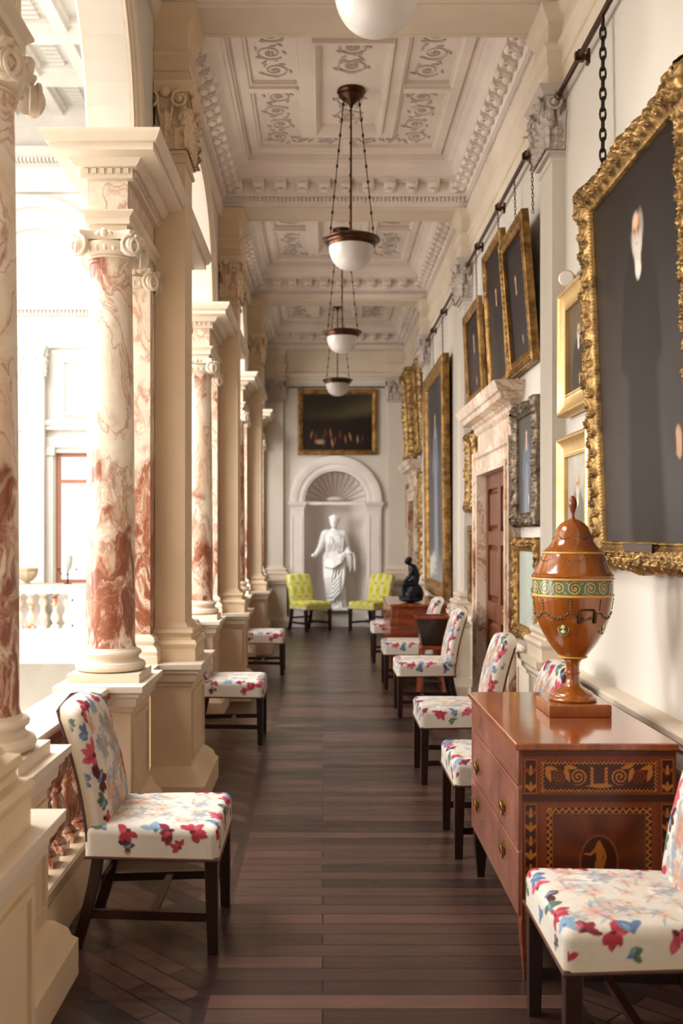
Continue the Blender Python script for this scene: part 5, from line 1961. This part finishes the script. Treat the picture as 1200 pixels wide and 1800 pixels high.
# her left arm bent, cloth over the forearm
limb(g, [(.165, .0, 1.33), (.215, .03, 1.09), (.245, -.12, 1.02)], [.066, .055, .04])
g.ell((.26, -.165, 1.02), (.035, .045, .024), 10, 8)
for k in range(4):
    b_ = Vector((.236 + .017 * k, -.2, 1.02))
    g.tube([b_, b_ + Vector((.002, -.032, -.004)), b_ + Vector((.004, -.05, -.024))], [.0115, .0105, .009], 8)
g.tube([(.228, -.165, 1.025), (.215, -.195, 1.035), (.218, -.217, 1.032)], [.0125, .011, .009], 8)
# chiton folds on the torso
for k in range(9):
    x = -.152 + k * .038
    g.tube([(x * .9, -.1 - .05 * (1 - abs(x) * 5), 1.3), (x, -.125 - .03 * (1 - abs(x) * 5), 1.18), (x * .9 - .01, -.105, 1.02), (x - .01, -.125, .9)], [.008, .013, .011, .008], 6)
# rolled mantle across the hips and over the left forearm
for k in range(4):
    dz, dy = k * .042, .012 * k
    g.tube([(-.205, .03, .95 - dz), (-.15, -.12 - dy, .90 - dz), (-.03, -.165 - dy, .875 - dz), (.1, -.15 - dy, .93 - dz * .8), (.19, -.1, 1.02 - dz * .5), (.24, -.06, 1.06 - dz * .3)], [.018, .022, .024, .022, .02, .018], 8)
for k in range(4):
    x = .215 + .04 * k
    yy = -.05 * (k % 2)
    g.tube([(x - .01, -.08 + yy, 1.06 - .015 * k), (x + .015, -.1 + yy, .92), (x + .02, -.07 + yy, .78 - .05 * (k % 2)), (x + .012, -.05 + yy, .66 + .07 * ((k + 1) % 2))], [.018, .021, .018, .004], 8)
# skirt: legs under cloth plus sweeping folds
limb(g, [(-.09, -.01, .84), (-.075, -.07, .5), (-.055, -.02, .12)], [.115, .085, .06])
limb(g, [(.07, .0, .84), (.075, -.01, .5), (.06, .0, .1)], [.115, .09, .06])
g.loft([[(.2 * k_ * math.cos(a) - .01, .12 * k_ * math.sin(a), z) for a in [2 * PI * i / 24 for i in range(24)]] for k_, z in ((1, .86), (.95, .6), (.78, .35), (.66, .16), (.6, .12))])
for k in range(9):
    u = k / 8
    x0, x1 = -.18 + .35 * u, -.13 + .26 * u
    sw = .05 * math.sin(u * PI)
    y0 = -.15 + .07 * abs(u - .5)
    g.tube([(x0, y0, .84), (x0 * .95 - sw, y0 - .015, .58), (x1 - sw, y0 + .01, .32), (x1, y0 + .035, .14 + (.1 if u > .75 else 0) + .03 * (k % 2))], [.012, .02, .021, .015], 6)
for k in range(5):                                              # diagonal swags towards her left
    z = .34 + k * .07
    g.tube([(-.13, -.1, z - .18), (-.03, -.16, z - .16), (.08, -.15, z - .03), (.16, -.09, z + .12), (.2, -.03, z + .3)], [.012, .018, .02, .017, .01], 6)
for k in range(10):                                             # pleated hem
    x = -.115 + k * .026
    g.tube([(x, -.085, .16), (x * 1.08, -.1, .05), (x * 1.12, -.11, .04)], [.013, .016, .014], 6)
for s in (-1, 1):                                               # feet
    g.ell((s * .065, -.12, .05), (.035, .075, .028), 10, 8)
g.loft([[(k_ * math.cos(a) + .15, k_ * math.sin(a) + .05, z) for a in [2 * PI * i / 10 for i in range(10)]] for k_, z in ((.075, .03), (.06, .2), (.05, .4))])
g.box(-.2, .26, -.19, .16, 0, .045)
sculpt('figure', g, M['white'], .0085, t, 6)
obj('plinth', G().frustum([(-.3, .32, -.24, .2, -.0), (-.3, .32, -.24, .2, .03)]), M['white'], t) if False else None

t = thing('bronze_figure', 'dark bronze seated nude figure leaning forward on a rock, on the far chest', 'sculpture', (1.0, 11.3, .836))
g = G()
g.ell((.0, 0, .03), (.14, .11, .035), 14, 8)
g.ell((.03, .0, .12), (.105, .09, .1), 14, 10)
g.ell((.09, .02, .09), (.06, .06, .09), 10, 8)
g.ell((.0, -.05, .08), (.07, .05, .06), 10, 8)
limb(g, [(.035, 0, .22), (.055, 0, .3), (.02, 0, .385)], [.055, .05, .05])             # torso
limb(g, [(.02, -.055, .38), (.02, .055, .38)], [.028, .028])
limb(g, [(.01, 0, .4), (-.02, 0, .44)], [.024, .024])
g.ell((-.035, 0, .468), (.036, .034, .045), 14, 10, (0, .5, 0))
g.ell((-.02, 0, .48), (.036, .036, .036), 12, 8)
g.ell((-.068, 0, .455), (.009, .008, .012), 6, 5)
for s in (-1, 1):
    limb(g, [(.03, s * .035, .215), (-.075, s * .04, .2), (-.06 - .02 * s, s * .035, .07)], [.042, .032, .02])
    g.ell((-.09 - .02 * s, s * .035, .055), (.035, .016, .014), 8, 6)
    limb(g, [(.015, s * .06, .375), (-.02, s * .062, .285), (-.075, s * .03, .235)], [.024, .019, .014])
    for k in range(4):
        g.tube([(-.08, s * .03 + (k - 1.5) * .008, .235), (-.1, s * .03 + (k - 1.5) * .009, .226), (-.106, s * .03 + (k - 1.5) * .009, .21)], [.005, .0048, .004], 6)
    g.tube([(-.074, s * .015, .237), (-.09, s * .008, .236)], [.006, .0045], 6)
sculpt('figure', g, M['bronze'], .0055, t, 3)

# ------------------------------------------------------------------ far side of the hall: balustrade, table, bowl and candelabra
t = thing('balustrade', 'white balustrade across the far end of the bright hall', 'balustrade', (-4.15, 14.85, 0))
obj('top_rail', G().prism([(-.17, .73), (.17, .73), (.19, .77), (.2, .815), (.18, .84), (-.18, .84), (-.2, .815), (-.19, .77)], 'x', -2.65, 2.65), M['hall'], t)
obj('plinth', G().box(-2.65, 2.65, -.15, .15, 0, .2), M['hall'], t)
px = [-2.5, -1.45, -.72, .6, 2.0]
for x in px:
    g = G().box(x - .2, x + .2, -.17, .17, 0, .74)
    for a, b, c_, d_ in ((x - .15, x + .15, .62, .65), (x - .15, x + .15, .25, .28), (x - .15, x - .12, .25, .65), (x + .12, x + .15, .25, .65)):
        g.box(a, b, -.185, -.16, c_, d_)
    obj('pier', g, M['hall'], t)
xs = [-2.1, -1.93, -1.1, -.94, -.38, -.2, -.02, .16, .34]
for x in xs:
    b = bmesh0.copy()
    b.data = bmesh0.data.copy()
    b.data.materials.clear()
    b.data.materials.append(M['marble_pale'])
    COL.objects.link(b)
    b.parent = t
    b.location = (x, 0, 0)
t = thing('console_table', 'stone topped table below the far hall window', 'table', (-4.75, 16.7, 0))
obj('top', G().box(-1.0, 1.0, -.25, .25, .72, .78), simple('tan_stone', '#cbb290', .5), t, bevel=.01)
for s in (-1, 1):
    obj('leg', G().frustum([(s * .8 - .1, s * .8 + .1, -.18, .18, 0), (s * .8 - .07, s * .8 + .07, -.15, .15, .72)]), M['hall'], t)
t = thing('basket_bowl', 'gilt ribbed bowl on the far hall table', 'bowl', (-4.93, 16.6, .78))
obj('cup', G().lathe([(.06, 0), (.07, .01), (.03, .03), (.08, .05), (.15, .12), (.18, .2), (.175, .24)], 24, flute=lambda a, r, z: 1 + .06 * math.cos(10 * a)), simple('bowl_gilt', '#b8a890', .4), t)
obj('rim', G().lathe([(.17, .235), (.195, .24), (.195, .265), (.17, .27)], 24), M['gold2'], t)
t = thing('candelabra', 'iron candelabra with a glass shade on the far hall table', 'candelabra', (-4.25, 16.6, .78))
g = G().tube([(0, 0, 0), (0, 0, .22)], .014, 8).lathe([(.07, 0), (.07, .012), (.02, .025)], 16)
for s in (-1, 1):
    g.tube([(0, 0, .16), (s * .08, 0, .15), (s * .14, 0, .2), (s * .15, 0, .24)], .008, 6)
    g.lathe([(.03, .235), (.035, .25), (.03, .255)], 10, (s * .15, 0, 0))
obj('stand', g, M['iron'], t)
obj('glass_shade', G().lathe([(.03, .22), (.07, .3), (.085, .42), (.08, .48)], 20, flute=lambda a, r, z: 1 + .03 * math.cos(8 * a), cap=False), simple('shade_glass', '#b9bdb6', .2), t)
# tall corinthian pilasters of the hall end wall
hl = ['white pilaster on the hall end wall, left of the brown framed window', 'white pilaster on the hall end wall, right of the brown framed window']
for lab_, x in zip(hl, (-4.98, -3.15)):
    t = thing('hall_pilaster', lab_, 'pilaster', (x, YE - .2, 0), 0, 'hall pilasters')
    obj('shaft', G().box(-.19, .19, -.05, .06, .35, 4.3), M['hall'], t)
    obj('base', G().frustum([(-.27, .27, -.13, .06, 0), (-.27, .27, -.13, .06, .2), (-.23, .23, -.09, .06, .25), (-.19, .19, -.05, .06, .36)]), M['hall'], t)
    obj('capital', corinthian(.38, .14, .55), M['hall'], t, loc=(0, 0, 4.3), ang=50)

# ------------------------------------------------------------------ camera and light
cam = bpy.data.cameras.new('camera')
cam.lens = 35
cam.sensor_width = 36
cam.sensor_fit = 'AUTO'
cam.shift_x = (600 - 567) / 1800
cam.shift_y = (940 - 900) / 1800
cam.clip_start = .05
cam.dof.use_dof = True
cam.dof.focus_distance = 4.6
cam.dof.aperture_fstop = 2.8
co = bpy.data.objects.new('camera', cam)
COL.objects.link(co)
co.location = (0, 0, 1.6)
co.rotation_euler = (PI / 2, 0, 0)
SC.camera = co

wd = bpy.data.worlds.new('sky')
SC.world = wd
wd.use_nodes = True
bg = wd.node_tree.nodes['Background']
bg.inputs[0].default_value = (.93, .97, 1, 1)
bg.inputs[1].default_value = 2.0


def area(name, loc, rot, sx, sy, power, col):
    l = bpy.data.lights.new(name, 'AREA')
    l.shape = 'RECTANGLE'
    l.size, l.size_y = sx, sy
    l.energy = power
    l.color = col
    o = bpy.data.objects.new(name, l)
    COL.objects.link(o)
    o.location = loc
    o.rotation_euler = rot
    return o


area('skylight_daylight', ((SKY[0] + SKY[1]) / 2, (SKY[2] + SKY[3]) / 2, 9.2), (0, 0, 0), SKY[1] - SKY[0], SKY[3] - SKY[2], 2300, (.98, .99, 1))
for k, y in enumerate(WY):
    area('window_daylight', (HX + .02, y, 3.15), (0, -PI / 2, 0), 4.4, 1.75, (430, 430, 360, 150)[k], (1, .99, .975))

SC.view_settings.view_transform = 'Standard'
SC.view_settings.look = 'None'
SC.view_settings.exposure = .1
SC.view_settings.gamma = 1
SC.cycles.max_bounces = 8
SC.cycles.diffuse_bounces = 5
SC.cycles.glossy_bounces = 3
SC.cycles.transmission_bounces = 4
SC.cycles.caustics_reflective = False
SC.cycles.caustics_refractive = False
SC.cycles.sample_clamp_indirect = 6
